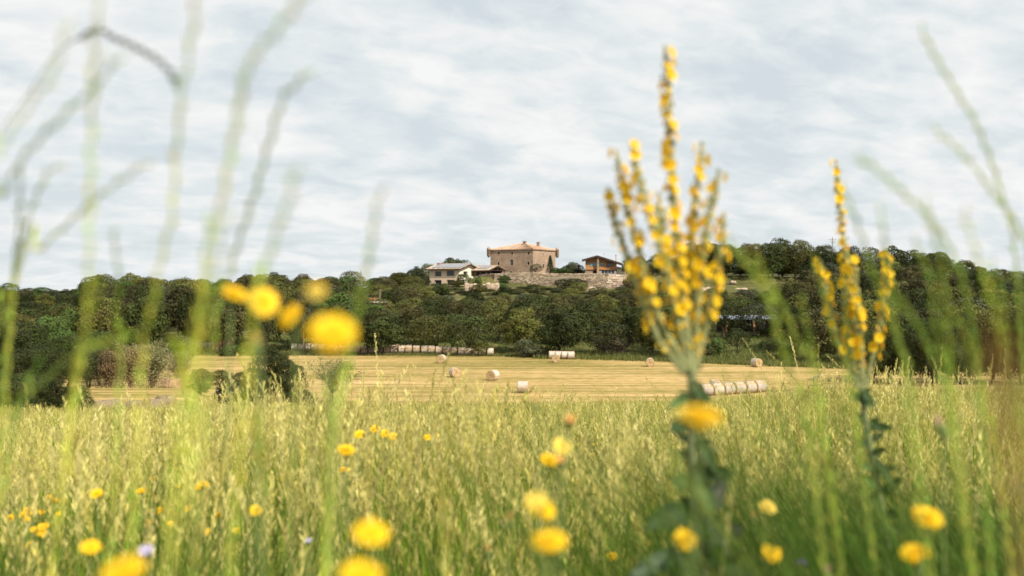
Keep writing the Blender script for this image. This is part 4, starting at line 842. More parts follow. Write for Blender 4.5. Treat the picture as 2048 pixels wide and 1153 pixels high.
# ------------------------------------------------------------------ grass
GMAT = mat('grass_blade', (1, 1, 1), .55, .12, 2.0, attr=True, spec=.06, translucent=.35)
def lowf(x, y): return .5 + .25 * np.sin(x * 1.7 + y * .6) + .25 * np.sin(x * .63 - y * 1.1 + 1.3)
def grass(n, d0, d1, u0, u1, h0, h1, wid, k=4, headfrac=.5, spk=12, green=((.070, .155, .005), (.225, .30, .012)), straw=((.45, .40, .09), (.66, .58, .21)), lean=.25, rng=RNG, hw=1.0, z0=None, drift=(0, 0), dens=None, base=None):
    d = np.sqrt(rng.uniform(d0 ** 2, d1 ** 2, n)); u = rng.uniform(u0, u1, n); x = u * d
    if dens is not None: ok = rng.uniform(0, 1, n) < dens(u, d); d, u, x = d[ok], u[ok], x[ok]; n = len(d)
    z = zt(x, d) if z0 is None else z0(x, d); lf = lowf(x, d)
    h = rng.uniform(h0, h1, n) * (.80 + .36 * lf); az = rng.uniform(0, 6.283, n); ll = h * np.abs(rng.normal(0, lean, n)) + .02
    lx, ly = np.cos(az) * ll + drift[0] * h, np.sin(az) * ll + drift[1] * h
    head = rng.uniform(0, 1, n) < headfrac; cv = rng.uniform(.15, .9, n)
    t = np.linspace(0, 1, k + 1)[None, :]
    def pos(t): return np.stack([x[:, None] + lx[:, None] * (t * (1 - cv[:, None]) + cv[:, None] * t ** 2.4), d[:, None] + ly[:, None] * (t * (1 - cv[:, None]) + cv[:, None] * t ** 2.4), z[:, None] + h[:, None] * (t - .12 * cv[:, None] * t ** 3)], -1)
    P = pos(t); sa = rng.uniform(0, 3.1416, n); w_ = wid * rng.uniform(.6, 1.4, n) * np.where(head, .45, 1.0)
    prof = np.where(head[:, None], 1.0, np.clip(1.15 - t ** 2.2 * 1.12, .03, 1)); wv = (w_[:, None] * prof)[..., None] * .5
    sd = np.stack([np.cos(sa), np.sin(sa), rng.uniform(-.2, .2, n)], -1)[:, None, :]
    Vb = np.stack([P - sd * wv, P + sd * wv], 2).reshape(-1, 3); kk = k + 1
    bi = (np.arange(n) * kk * 2)[:, None] + np.arange(k)[None, :] * 2; bi = bi.ravel(); Qb = np.stack([bi, bi + 1, bi + 3, bi + 2], 1)
    g0, g1, s0, s1 = map(np.array, (*green, *straw)); m = rng.uniform(0, 1, (n, 1)) ** 1.3; dry = (rng.uniform(0, 1, n) < .08 + .30 * lf ** 2 + .06 * (u < -.1))[:, None]; gc = (g0 + (g1 - g0) * m) * rng.uniform(.55, 1.2, (n, 1)); sc_ = s0 + (s1 - s0) * rng.uniform(0, 1, (n, 1))
    tt = np.broadcast_to(t[..., None] ** 1.5, (n, kk, 1)); mixf = np.where(dry[:, None, :], .25 + .75 * tt, .22 * tt); mixf = np.where(head[:, None, None], .08 + .92 * tt ** 1.6, mixf)
    cb = gc[:, None, :] * (1 - mixf) + sc_[:, None, :] * mixf; cb = np.repeat(cb.reshape(-1, 3), 2, axis=0)
    # seed heads: little pointed spikelets along the upper stem
    hi = np.where(head)[0]; m_ = len(hi)
    if m_ and spk:
        hl = rng.uniform(.14, .32, m_) / h[hi]; ts = 1.0 - hl[:, None] * (np.arange(spk)[None, :] / (spk - 1)); 
        hx = lambda a: a[hi][:, None]
        cvh = hx(cv); q = ts * (1 - cvh) + cvh * ts ** 2.4
        p = np.stack([hx(x) + hx(lx) * q, hx(d) + hx(ly) * q, hx(z) + hx(h) * (ts - .12 * cvh * ts ** 3)], -1)
        openp = (rng.uniform(0, 1, m_) < .16)[:, None]; spr = np.where(openp, rng.uniform(.004, .030, (m_, spk)), .0035) * hw
        aa = rng.uniform(0, 6.283, (m_, spk)); outv = np.stack([np.cos(aa), np.sin(aa), np.zeros_like(aa)], -1); c = p + outv * spr[..., None]
        ax = outv * rng.uniform(.25, .6, (m_, spk, 1)) + np.array([0, 0, 1.0]); ax /= np.linalg.norm(ax, axis=-1)[..., None]; L_ = (rng.uniform(.007, .012, (m_, spk)) * hw)[..., None]; w2 = (rng.uniform(.0013, .0023, (m_, spk)) * hw)[..., None]
        ov = np.cross(ax, rng.normal(size=ax.shape)); ov /= np.linalg.norm(ov, axis=-1)[..., None]
        Vh = np.stack([c - ax * L_, c - ov * w2, c + ax * L_, c + ov * w2], 2).reshape(-1, 3); nq = m_ * spk; Qh = np.arange(nq * 4).reshape(nq, 4) + len(Vb)
        ch = np.repeat((sc_[hi][:, None, :] * rng.uniform(.62, 1.15, (m_, 1, 1)) * rng.uniform(.7, 1.2, (m_, spk, 1))).reshape(-1, 3), 4, axis=0); return np.concatenate([Vb, Vh]), np.concatenate([Qb, Qh]), np.concatenate([cb, ch])
    return Vb, Qb, cb
def stuff(name, parts, label, cat='grass'):
    V, Q, Cc, off = [], [], [], 0
    for v, q, c in parts: V.append(v); Q.append(q + off); Cc.append(c); off += len(v)
    me = npmesh(name, np.concatenate(V), np.concatenate(Q), np.concatenate(Cc), GMAT); o = link(name, me); return tag(o, label, cat, None, 'stuff')
G2 = ((.042, .145, .003), (.20, .36, .010)); G3 = ((.060, .175, .003), (.245, .39, .012))
HS = ((.52, .46, .11), (.84, .74, .30))
stuff('meadow_grass', [
    grass(12000, 1.7, 5, -.58, .58, .34, .74, .0060, 5, .12, 20, green=G2, lean=.2, hw=1.0),
    grass(26000, 4, 10, -.56, .56, .40, .80, .0078, 4, .20, 18, lean=.2, hw=1.15, green=G3),
    grass(30000, 9, 20, -.55, .55, .42, .80, .013, 3, .30, 12, lean=.2, hw=1.8, green=G3),
    grass(36000, 18, 46, -.55, .55, .38, .72, .022, 2, .45, 6, lean=.2, hw=3.2)],
    'dense meadow of green grass with pale straw-coloured seed heads')
stuff('tall_meadow_grass', [grass(420, 2.6, 5.5, -.5, .5, .72, 1.0, .0040, 8, 1.0, 44, lean=.34, hw=1.7, straw=HS), grass(380, 2.6, 7.5, -.56, .56, .84, 1.12, .0036, 7, 1.0, 40, lean=.28, hw=1.35, straw=HS), grass(1900, 2.4, 7, -.56, .56, .62, 1.00, .0034, 7, 1.0, 36, lean=.24, hw=1.3, straw=HS), grass(3200, 6, 13, -.56, .56, .64, .95, .004, 6, 1.0, 30, lean=.24, hw=1.5, straw=HS), grass(1500, 12, 24, -.56, .56, .62, .86, .005, 5, 1.0, 22, lean=.3, hw=1.8)], 'tall nodding straw-coloured grass heads standing above the meadow')
# near, out-of-focus grass beside the lens
dr = lambda u, d: np.clip((u - .16) / .28, .02, 1); dl = lambda u, d: np.clip((-.10 - u) / .35, .03, .8)
GG = ((.012, .052, .005), (.055, .13, .012)); NS = ((.08, .15, .02), (.22, .26, .06))
stuff('near_grass', [
    grass(6500, .9, 3.0, .02, .64, .62, .98, .0044, 6, .06, 20, green=GG, straw=NS, lean=.16, drift=(-.38, 0), dens=dr),
    grass(1900, .9, 2.8, -.62, -.02, .58, .94, .0042, 6, .12, 20, green=GG, straw=NS, lean=.18, drift=(.25, 0), dens=dl),
    grass(260, 1.0, 2.4, -.25, .3, .5, .8, .004, 6, .3, 18, green=GG, lean=.25)], 'soft out-of-focus green grass close to the lens')
# rough grass strip along the far field edge and weeds
def strip(n, o0, o1, u0, u1, h0, h1, wid, gcol, scol, rng=RNG):
    u = rng.uniform(u0, u1, n); px = CX + F * u; d = D0(px) + rng.uniform(o0, o1, n)
    V, Q, Cc = grass(n, 1, 2, 0, 1, h0, h1, wid, 2, 0, 0, green=gcol, straw=scol, lean=.3)
    # move each blade from its own root to the strip
    V = V.reshape(n, 6, 3); root = V[:, :2].mean(1); x = u * d; V += (np.stack([x, d, zt(x, d)], 1) - root)[:, None, :]; return V.reshape(-1, 3), Q, Cc
SCL = ((.34, .28, .12), (.46, .38, .18))
stuff('rough_grass', [strip(16000, -2.5, 6.5, .02, .55, .35, .85, .07, ((.07, .12, .025), (.16, .19, .045)), SCL), strip(9000, .8, 5, -.36, .02, .2, .5, .06, ((.09, .12, .03), (.18, .18, .05)), SCL), strip(16000, 5, 32, -.36, .4, .25, .6, .10, ((.07, .13, .02), (.14, .20, .035)), ((.3, .24, .1), (.3, .3, .12)))], 'strip of rough green grass between the stubble field and the wood')

# ------------------------------------------------------------------ composite flowers
PET = mat('yellow_petal', (1, 1, 1), .5, .1, 30, attr=True, spec=.2, translucent=.25)
STEM = mat('flower_stem', (.16, .21, .06), .7, .15, 20, translucent=.1)
def head_mesh(name, rings, c0, c1, R0=.016, cup=.35, seed=1):
    rng = random.Random(seed); mb = MB()
    for (n, r, tilt, w_) in rings:
        for k in range(n):
            a = 2 * math.pi * k / n + rng.uniform(-.12, .12); rr = R0 * r * rng.uniform(.88, 1.1); tl = tilt + rng.uniform(-.12, .12); dx, dy = math.cos(a), math.sin(a); px_, py_ = -dy, dx; hw = w_ * R0
            mt = rng.random(); col = tuple(c0[i] + (c1[i] - c0[i]) * mt for i in range(3)); q = []
            for t, ww in ((.12, .4), (.6, 1.0), (.93, .85), (1.0, .35)):
                z = math.sin(tl) * rr * t - .12 * rr * t * t; x = math.cos(tl) * rr * t; q.append(((dx * x - px_ * hw * ww, dy * x - py_ * hw * ww, z), (dx * x + px_ * hw * ww, dy * x + py_ * hw * ww, z)))
            v = [p for pr in q for p in pr]; mb.add(v, [(0, 1, 3, 2), (2, 3, 5, 4), (4, 5, 7, 6)], col)
    mb.blob((0, 0, .0015), (R0 * .28, R0 * .28, R0 * .20), tuple(c * .85 for c in c0), 10, 5)
    o = mb.build(name, PET); me = o.data; bpy.data.objects.remove(o); return me
YR = [(26, 1.0, .10, .15), (24, .84, .35, .13), (20, .64, .65, .12), (14, .42, .95, .10)]
Y0, Y1 = (.84, .53, .010), (.92, .65, .02)
HEADS = {'yellow': head_mesh('flower_head', YR, Y0, Y1), 'lemon': head_mesh('flower_head', YR, (.92, .68, .08), (.98, .80, .20), seed=2), 'orange': head_mesh('flower_head', [(16, .75, .9, .09), (12, .5, 1.1, .08)], (.80, .40, .10), (.88, .52, .20), seed=3),
         'pink': head_mesh('flower_head', [(16, .7, 1.1, .08), (12, .5, 1.25, .07)], (.52, .30, .24), (.62, .38, .30), seed=4), 'purple': head_mesh('flower_head', [(14, .9, .4, .09), (10, .6, .8, .08)], (.16, .09, .34), (.24, .14, .45), seed=5),
         'lilac': head_mesh('flower_head', [(14, .9, .4, .09), (10, .6, .8, .08)], (.50, .46, .66), (.60, .55, .72), seed=6),
         'daisy': head_mesh('flower_head', [(12, 1.0, .05, .12), (10, .7, .4, .1), (8, .4, .8, .1)], (.85, .50, .015), (.95, .64, .03), seed=7)}
mb = MB(); mb.lathe([(.0022, -.014), (.005, -.012), (.0068, -.006), (.0062, .0), (.004, .0015)], sides=10)
for k in range(12): a = k * .5236; mb.add([(.0066 * math.cos(a - .2), .0066 * math.sin(a - .2), -.010), (.0066 * math.cos(a + .2), .0066 * math.sin(a + .2), -.010), (.0078 * math.cos(a), .0078 * math.sin(a), .001)], [(0, 1, 2)])
o = mb.build('calyx', STEM); CALYX = o.data; bpy.data.objects.remove(o)
def flower(px, py, d, label, kind='yellow', s=1.0, tilt=(0, 0), group=None, name='yellow_flower', cat='flower', foot=(0.04, 0.03), elong=1.0):
    p = W(px, py, d); rng = random.Random(int(px * 7 + py)); fx, fy = p.x + rng.uniform(-1, 1) * foot[0], p.y + rng.uniform(-1, 1) * foot[1]; g = zat(fx, fy)
    r = empty(name, (fx, fy, g), 0, label=label, cat=cat, group=group); t = p - r.location
    off = Vector((math.sin(tilt[1]), -math.sin(tilt[0]), max(.2, math.cos(tilt[0])))).normalized() * .014 * s; e_ = t - off
    pts = [Vector((0, 0, -.02)), Vector((t.x * .25, t.y * .25, t.z * .4)), Vector((t.x * .75 - off.x, t.y * .75 - off.y, t.z * .8)), e_]
    mb = MB(); mb.tube(pts, [.0020 * s, .0018 * s, .0016 * s, .0015 * s], 6); mb.build('stem', STEM, r)
    for nm, me in (('flower_head', HEADS[kind]), ('calyx', CALYX)):
        o = link(nm, me, r); o.location = t; o.rotation_mode = 'ZYX'; o.rotation_euler = (tilt[0], tilt[1], rng.uniform(0, 6)); o.scale = (s, s, s * elong)
    return r
Fl = flower
Fl(470, 588, .95, 'oval blurred yellow flower, leftmost of the tall group before the left wood', tilt=(.25, .45), s=.85)
Fl(527, 604, .85, 'round blurred yellow flower, second of the tall group before the left wood', tilt=(1.0, .5), s=.85)
Fl(580, 632, .85, 'small blurred yellow flower turned sideways left of the largest yellow flower', tilt=(.9, -.5), s=.72)
Fl(633, 583, .62, 'half-opened yellow bud with green base above the largest yellow flower', 'lemon', tilt=(.5, 0), s=.42, elong=1.6)
Fl(665, 665, .56, 'largest blurred yellow flower in front of the bare-branched tree', tilt=(.8, .1), s=.80)
Fl(512, 685, .8, 'small orange bud below the tall yellow flower group', 'orange', s=.5, elong=1.3)
Fl(742, 1066, .72, 'large blurred yellow flower low in the meadow left of centre', tilt=(.55, .2), s=.8)
Fl(722, 1150, .62, 'large yellow flower cut by the bottom frame edge, left of centre', tilt=(.4, .1), s=.85)
Fl(247, 1142, .62, 'large yellow flower cut by the bottom frame edge at left', tilt=(.35, -.1), s=.85)
Fl(181, 1094, 1.3, 'blurred yellow flower above the large one at bottom left', tilt=(.5, .2), s=.8)
Fl(1070, 1002, .95, 'blurred yellow flower joined to a second one, upper left of the pair', 'lemon', tilt=(.6, -.3), s=.72)
Fl(1085, 1018, 1.0, 'blurred yellow flower joined to a second one, lower right of the pair', tilt=(.5, .3), s=.85)
Fl(1100, 1082, .82, 'wide blurred yellow-orange flower below the joined pair', tilt=(.25, .0), s=.95)
Fl(1400, 833, .66, 'large blurred yellow flower in front of the big mullein stem', tilt=(.22, .0), s=.92)
Fl(1370, 1080, 1.15, 'round yellow flower at the foot of the big mullein', tilt=(1.1, .0), s=.82)
Fl(1536, 1014, 1.5, 'yellow flower right of the big mullein, upper of two', 'lemon', tilt=(.7, .2), s=.8)
Fl(1543, 1107, 1.25, 'yellow flower right of the big mullein, lower of two', 'yellow', tilt=(.7, .1), s=.8)
Fl(1855, 1034, 1.05, 'yellow flower in the dark grass at right, upper of two', tilt=(.45, .1), s=1.0)
Fl(1830, 1106, 1.1, 'tilted yellow flower in the dark grass at right, lower of two', tilt=(.35, -.3), s=1.0)
Fl(1100, 921, 1.5, 'soft yellow flower in mid-meadow, left of the close cluster of three', tilt=(.4, .2), s=1.0)
Fl(1124, 893, 1.35, 'pale yellow flower in mid-meadow, topmost of the close cluster of three', 'lemon', tilt=(.8, .3), s=.85)
Fl(1120, 926, 1.3, 'orange-yellow flower in mid-meadow, right of the close cluster of three', 'orange', tilt=(.5, 0), s=.8)
Fl(1139, 845, 1.1, 'pale orange blurred flower head below the nearest hay bale', 'orange', tilt=(.6, .2), s=.75)
Fl(1072, 804, .95, 'faint orange bud just below the nearest hay bale', 'orange', s=.45, elong=1.5)
Fl(692, 900, 2.1, 'yellow flower in mid-meadow, largest left of centre', tilt=(.4, .1), s=1.15)
Fl(688, 940, 3.0, 'flat yellow flower below the largest one left of centre', tilt=(.2, 0), s=1.0)
for i, (px, py, lb) in enumerate(((719, 869, 'leftmost'), (750, 858, 'topmost'), (770, 867, 'third from left'), (786, 873, 'rightmost'))): Fl(px, py, 3.6 + .2 * i, f'small yellow flower in the row of four above mid-meadow, {lb}', tilt=(.8, 0), s=1.15, group='row of four small yellow flowers')
Fl(855, 875, 4.1, 'small orange-yellow flower right of the row of four, left of a pair', tilt=(.75, 0), s=1.0); Fl(873, 870, 4.3, 'small pale flower right of the row of four, right of a pair', 'lemon', tilt=(.5, 0), s=.9)
Fl(193, 987, 2.3, 'lone yellow flower in the left meadow above bottom left', tilt=(.6, 0), s=.9); Fl(283, 982, 3.0, 'flat yellow flower left meadow, left of a similar one', tilt=(.2, 0), s=1.1, elong=.8)
Fl(398, 975, 2.9, 'flat yellow flower left meadow, lower of two joined', tilt=(.25, 0), s=1.0, group='pair of flat yellow flowers'); Fl(407, 969, 2.8, 'flat yellow flower left meadow, upper of two joined', tilt=(.25, .2), s=1.0, group='pair of flat yellow flowers')
Fl(511, 1021, 2.0, 'small round yellow flower in the left-centre meadow', tilt=(.8, .2), s=.75); Fl(1225, 1113, 2.3, 'small yellow flower near the bottom left of the big mullein', tilt=(.4, .1), s=.8); Fl(473, 1062, 3.2, 'tiny flat yellow flower low in the left-centre meadow', tilt=(.75, 0), s=.8)
Fl(1880, 852, 1.25, 'pinkish-brown seed head in the right meadow', 'pink', tilt=(-.2, -.3), s=.85, elong=1.6, name='seed_head_flower'); Fl(2036, 978, .95, 'pinkish-brown seed head at the right frame edge', 'pink', tilt=(0, -.3), s=.9, elong=1.5, name='seed_head_flower')
Fl(1020, 1040, 1.35, 'pale orange closed flower left of the joined yellow pair', 'orange', s=.6, elong=1.8); Fl(976, 1102, 1.5, 'pale orange closed flower near the bottom centre', 'orange', s=.6, elong=1.7); Fl(1507, 1035, 1.6, 'orange closed flower beside the upper yellow flower right of the big mullein', 'orange', s=.6, elong=1.5)
Fl(293, 1104, 1.6, 'pale lilac flower at bottom left', 'lilac', tilt=(.6, 0), s=1.0, name='lilac_flower'); Fl(1605, 1128, 1.7, 'dark purple flower at the bottom right of the big mullein', 'purple', tilt=(.5, 0), s=.7, name='purple_flower'); Fl(1374, 1022, 1.7, 'dark purple flower beside the big mullein leaves', 'purple', tilt=(.7, 0), s=.7, name='purple_flower'); Fl(1655, 1146, 1.2, 'pinkish flower at the bottom edge right of the purple one', 'pink', s=.8, name='pink_flower'); Fl(617, 1083, 2.4, 'tiny lilac flower in the left-centre meadow', 'lilac', tilt=(.5, 0), s=.7, name='lilac_flower'); Fl(1002, 1048, 2.2, 'tiny pinkish flower beside the pale orange closed one', 'pink', s=.8, name='pink_flower')
# small far flowers in patches: (label, list of px, py)
PATCH = [('beside the left frame edge', [(52, 1020), (62, 1022), (46, 1030), (84, 1024), (54, 1038), (67, 1021)]), ('in the lower left meadow', [(78, 1065), (90, 1053), (82, 1054), (86, 1067), (57, 1089), (66, 1059)]), ('at left below the grey bales', [(97, 995), (108, 1002), (120, 976), (124, 1001), (116, 1028), (20, 1036)]),
         ('left of centre above mid-meadow', [(356, 921), (354, 938), (403, 928), (345, 935), (549, 919), (523, 919), (459, 928), (467, 917)]), ('in the left-centre meadow', [(305, 957), (356, 973), (476, 988), (378, 1016), (320, 1021), (294, 1046), (342, 1047), (413, 1064), (436, 1030)]), ('in mid-meadow below the long bale row', [(593, 941), (565, 959), (603, 930), (566, 950), (622, 955)]),
         ('left of the big mullein, upper patch', [(1177, 861), (1190, 864), (1184, 873), (1188, 890), (1171, 900), (1184, 911), (1169, 889), (1195, 862)]), ('left of the big mullein, right patch', [(1258, 873), (1226, 887), (1254, 905), (1254, 935), (1276, 903)]), ('between the two mulleins, upper patch', [(1490, 858), (1508, 862), (1517, 862), (1533, 881), (1559, 884), (1453, 886), (1441, 894), (1482, 901)]), ('between the two mulleins, lower patch', [(1510, 890), (1518, 889), (1537, 891), (1502, 902), (1525, 901), (1496, 908), (1522, 904), (1482, 898)]), ('low between the two mulleins', [(1502, 950), (1511, 947), (1517, 963), (1629, 955), (1600, 967), (1516, 950)]), ('right of centre in the lower meadow', [(1220, 998), (1154, 963), (1302, 1086), (1337, 962)])]
for pn, pts in PATCH:
    for i, (px, py) in enumerate(sorted(pts)):
        gt = (py - CY) / F; d = max(3.2, min(11, .42 / max(.02, gt - .102))); Fl(px, py, d, f'tiny yellow daisy {pn}, {ORD[i]}', 'daisy', s=random.uniform(.75, 1.15) * (1.15 if d > 6 else .9), tilt=(random.uniform(.6, 1.1), random.uniform(-.3, .3)), group='tiny yellow daisies in the meadow', name='meadow_daisy')

# ------------------------------------------------------------------ tall grass stalks close to the lens
SG_ = mat('grass_stalk', (1, 1, 1), .6, .15, 30, attr=True, spec=.08, translucent=.35)
def stalk(pts, d, label, w_=.0022, col=(.40, .44, .16), hcol=(.52, .52, .26), head=.45, spk=26, dens=1.0, fat=1.0, d1=None, group='tall blurred grass stalks close to the lens', name='grass_stalk'):
    """pts: tip first, (px, py) points down to where the stalk meets the grass"""
    n = len(pts)
    if d < .7 and d > .3: d = d * 1.35
    d1 = d * 1.25; P = [W(a, b, d + (d1 - d) * i / max(1, n - 1)) for i, (a, b) in enumerate(pts)]; last = P[-1]; prev = P[-2]; sl = (last - prev); sl = sl / max(1e-6, abs(sl.z)); g0 = -1.0
    fx = last.x + sl.x * .35 * abs(last.z - g0) * .6; fy = last.y + .03; g = zat(fx, fy); k_ = 1.0 if 'dark' in label or 'brown' in label else 1.5; w_ *= .68; hcol = (.075, .085, .05) if 'dark drooping' in label else hcol; col = (min(.8, col[0] * 1.5), min(.8, col[1] * 1.5), col[2] * .85); hcol = (min(.8, hcol[0] * k_), min(.8, hcol[1] * k_), hcol[2] * .75); spk = int(spk * 1.7)
    P += [Vector(((last.x + fx) / 2 + sl.x * .02, last.y + .01, (last.z + g) / 2)), Vector((fx, fy, g - .02))]
    r = empty(name, (fx, fy, g), 0, label=label, cat='grass stalk', group=group); P = [p - r.location for p in P]
    # smooth
    Q = []
    for i in range(len(P) - 1):
        p0, p1, p2, p3 = P[max(0, i - 1)], P[i], P[i + 1], P[min(len(P) - 1, i + 2)]
        for k in range(5):
            t = k / 5; Q.append(.5 * ((2 * p1) + (p2 - p0) * t + (2 * p0 - 5 * p1 + 4 * p2 - p3) * t * t + (3 * p1 - p0 - 3 * p2 + p3) * t ** 3))
    Q.append(P[-1]); m = len(Q); rng = random.Random(int(pts[0][0] * 3 + pts[0][1]))
    mb = MB(); mb.tube(Q, [w_ * (.28 + .10 * min(1, i / (m * .3)) - .42 * max(0, i / m - .35)) for i in range(m)], 6, cols=[tuple(c * (.9 + .2 * ((i * 7) % 3) / 2) * (1 - .35 * min(1, i / m * 1.3)) for c in col) for i in range(m)]); mb.build('stem', SG_, r)
    if head:
        mb = MB(); seg = [(Q[i + 1] - Q[i]).length for i in range(m - 1)]; tot = sum(seg) * head; hp = [Q[0]]; acc = 0
        for i in range(m - 1):
            acc += seg[i]; hp.append(Q[i + 1])
            if acc > tot: break
        mb.tube(hp, [w_ * .62 * (.5 + .5 * math.sin(3.1 * (i + .6) / (len(hp) + .2))) for i in range(len(hp))], 6, hcol)
        for k in range(spk):
            s = tot * k / spk; i = 0
            while s > seg[i]: s -= seg[i]; i += 1
            p = Q[i].lerp(Q[i + 1], s / seg[i]); t = (Q[i] - Q[i + 1]).normalized(); side = t.cross(Vector((rng.uniform(-.3, .3), 1, rng.uniform(-.3, .3)))).normalized() * (1 if k % 2 else -1)
            ax = (t + side * .17 + Vector((0, rng.uniform(-.2, .2), 0))).normalized(); L_ = .0090 * fat * rng.uniform(.8, 1.2); ww = .0014 * fat; c = p + side * w_ * .5 + ax * L_ * .6; o1 = ax.cross(Vector((0, 1, .1))).normalized() * ww; o2 = ax.cross(o1).normalized() * ww
            cc = tuple(q * rng.uniform(.75, 1.15) for q in hcol); mb.add([c - ax * L_, c + o1, c + o2, c - o1, c - o2, c + ax * L_], [(0, 1, 2), (0, 2, 3), (0, 3, 4), (0, 4, 1), (5, 2, 1), (5, 3, 2), (5, 4, 3), (5, 1, 4)], cc)
        mb.build('seed_head', SG_, r)
    return r
PG = (.50, .54, .17); GR = (.28, .42, .08); DK = (.10, .12, .06)
stalk([(352, 165), (322, 125), (270, 95), (225, 75), (190, 62), (115, 105), (60, 185), (0, 265), (-60, 380), (-110, 520)], .62, 'nodding grass stalk with dark drooping tip at top left', .0026, (.34, .36, .12), (.20, .20, .10), .115, 14, d1=.5)
stalk([(198, -40), (197, 20), (190, 66), (186, 160), (182, 320), (178, 520), (170, 800)], .42, 'faint vertical grass stalk passing the nodding one at top left', .0014, PG, PG, .2, 12)
stalk([(232, 122), (180, 182), (112, 246), (50, 312), (0, 392), (-60, 500)], .46, 'thick blurred green stalk rising to the right at upper left', .0024, (.26, .36, .14), (.26, .36, .14), .5, 26)
stalk([(130, 60), (118, 120), (90, 170), (40, 240), (0, 300), (-50, 420)], .42, 'faint pale stalk between the nodding and the thick green one', .0014, PG, PG, .3, 14)
stalk([(395, -20), (385, 60), (375, 130), (362, 190), (358, 250), (352, 310), (345, 430), (322, 520), (300, 640), (280, 800)], .45, 'long wavy pale stalk from the top edge left of centre-left', .0019, PG, PG, .5, 26)
stalk([(602, -5), (562, 50), (512, 110), (490, 155), (470, 260), (440, 420), (400, 640)], .40, 'pale blurred stalk leaning right at the top edge', .0019, PG, PG, .3, 22)
stalk([(615, 148), (568, 195), (540, 280), (515, 370), (482, 470), (455, 560), (425, 700)], .52, 'tall pale stalk leaning right before the sky, bent near its tip', .0024, (.36, .40, .16), (.36, .40, .16), .45, 26)
stalk([(592, 345), (575, 410), (555, 460), (525, 560), (500, 690)], .40, 'faint stalk right of the tall bent one', .0020, PG, PG, .4, 18)
stalk([(440, 450), (430, 530), (410, 600), (385, 700), (360, 850)], .36, 'faint broad stalk above the left wood left of the yellow flowers', .0017, PG, PG, .3, 14)
stalk([(757, 395), (748, 450), (738, 510), (726, 570), (712, 640), (690, 760), (672, 860)], .50, 'pale yellow-green stalk left of the hilltop houses', .0021, (.42, .50, .15), (.46, .54, .18), .45, 24)
stalk([(287, 330), (230, 370), (185, 402), (145, 440), (75, 502), (30, 560)], .72, 'green-yellow stalk leaning far right above the left wood', .0020, (.34, .38, .10), (.40, .42, .14), .55, 28)
stalk([(126, 333), (96, 345), (75, 390), (60, 430), (45, 480), (30, 560), (20, 680)], .80, 'small hooked stalk at the far left', .0018, (.32, .36, .10), (.40, .42, .14), .5, 24)
stalk([(42, 340), (40, 400), (36, 470), (28, 540), (20, 640)], .80, 'upright green stalk at the far left before the hooked one', .0022, (.20, .30, .08), (.26, .34, .10), .5, 24)
stalk([(50, 470), (30, 560), (0, 610), (-40, 680)], .6, 'bright green stalk leaving the left frame edge', .0022, GR, (.34, .42, .14), .5, 16)
stalk([(228, 465), (233, 520), (238, 560), (232, 650), (240, 760)], .75, 'thin upright green stalk before the left wood', .0018, (.30, .38, .10), (.34, .42, .12), .5, 24)
stalk([(206, 558), (190, 600), (172, 650), (160, 720), (150, 800)], .70, 'upright yellow-green stalk beside the left grove', .0022, (.36, .44, .12), (.44, .46, .16), .5, 24)
stalk([(252, 668), (215, 684), (180, 695), (158, 706), (150, 760), (140, 840)], .70, 'bent yellow-green leaf-like stalk before the tamarisk bushes', .0030, (.36, .46, .12), PG, .35, 14)
stalk([(82, 715), (60, 770), (38, 830), (20, 900)], .62, 'green blurred stalk low at the far left', .0026, (.20, .32, .10), (.24, .36, .12), .5, 16)
stalk([(135, 716), (100, 750), (62, 790), (20, 840)], .62, 'second green blurred stalk low at the far left, leaning right', .0024, (.26, .34, .12), (.30, .36, .14), .5, 18)
stalk([(352, 685), (365, 730), (372, 790), (380, 860)], .55, 'yellow-green bud stalk left of the yellow flower group', .0018, (.34, .42, .10), (.50, .52, .08), .12, 16, fat=1.3)
stalk([(1845, 65), (1880, 130), (1920, 195), (1948, 240), (1985, 330), (2012, 420), (2035, 560)], .62, 'high grass stalk arching left at upper right', .0022, (.36, .40, .18), (.38, .42, .19), .4, 28)
stalk([(1878, 266), (1940, 325), (1990, 392), (2040, 465), (2070, 600)], .62, 'second high stalk arching left below the highest at right', .0020, (.36, .40, .18), (.38, .42, .19), .4, 26)
stalk([(1722, 318), (1765, 350), (1805, 385), (1850, 428), (1890, 480), (1925, 560), (1945, 660), (1960, 800)], .75, 'grass stalk arching left over the smaller mullein', .0024, (.26, .34, .12), (.28, .36, .14), .5, 30)
stalk([(1686, 380), (1712, 440), (1738, 520), (1765, 600), (1800, 700), (1830, 820)], .85, 'thin stalk crossing right of the smaller mullein spire', .0020, (.26, .34, .12), (.30, .38, .14), .5, 26)
stalk([(1462, 492), (1500, 535), (1535, 600), (1560, 680), (1590, 770), (1620, 880)], .80, 'broad green stalk right of the big mullein, leaning left', .0030, (.28, .38, .10), (.34, .40, .14), .5, 26, fat=1.2)
stalk([(1508, 508), (1535, 560), (1568, 620), (1600, 700), (1632, 800)], .85, 'second broad green stalk right of the big mullein', .0026, (.28, .38, .10), (.34, .40, .14), .5, 24, fat=1.1)
stalk([(1604, 600), (1612, 650), (1625, 700), (1640, 790)], .9, 'short green stalk left of the smaller mullein', .0022, (.28, .38, .12), (.34, .42, .14), .5, 18)
stalk([(1630, 520), (1648, 590), (1668, 680), (1700, 790)], .95, 'upright green stalk touching the left side of the smaller mullein', .0022, (.30, .38, .12), (.34, .40, .14), .5, 22)
stalk([(1762, 430), (1772, 500), (1780, 580), (1795, 680), (1815, 800)], .8, 'upright green stalk just right of the smaller mullein', .0024, (.26, .36, .12), (.30, .38, .14), .5, 24)
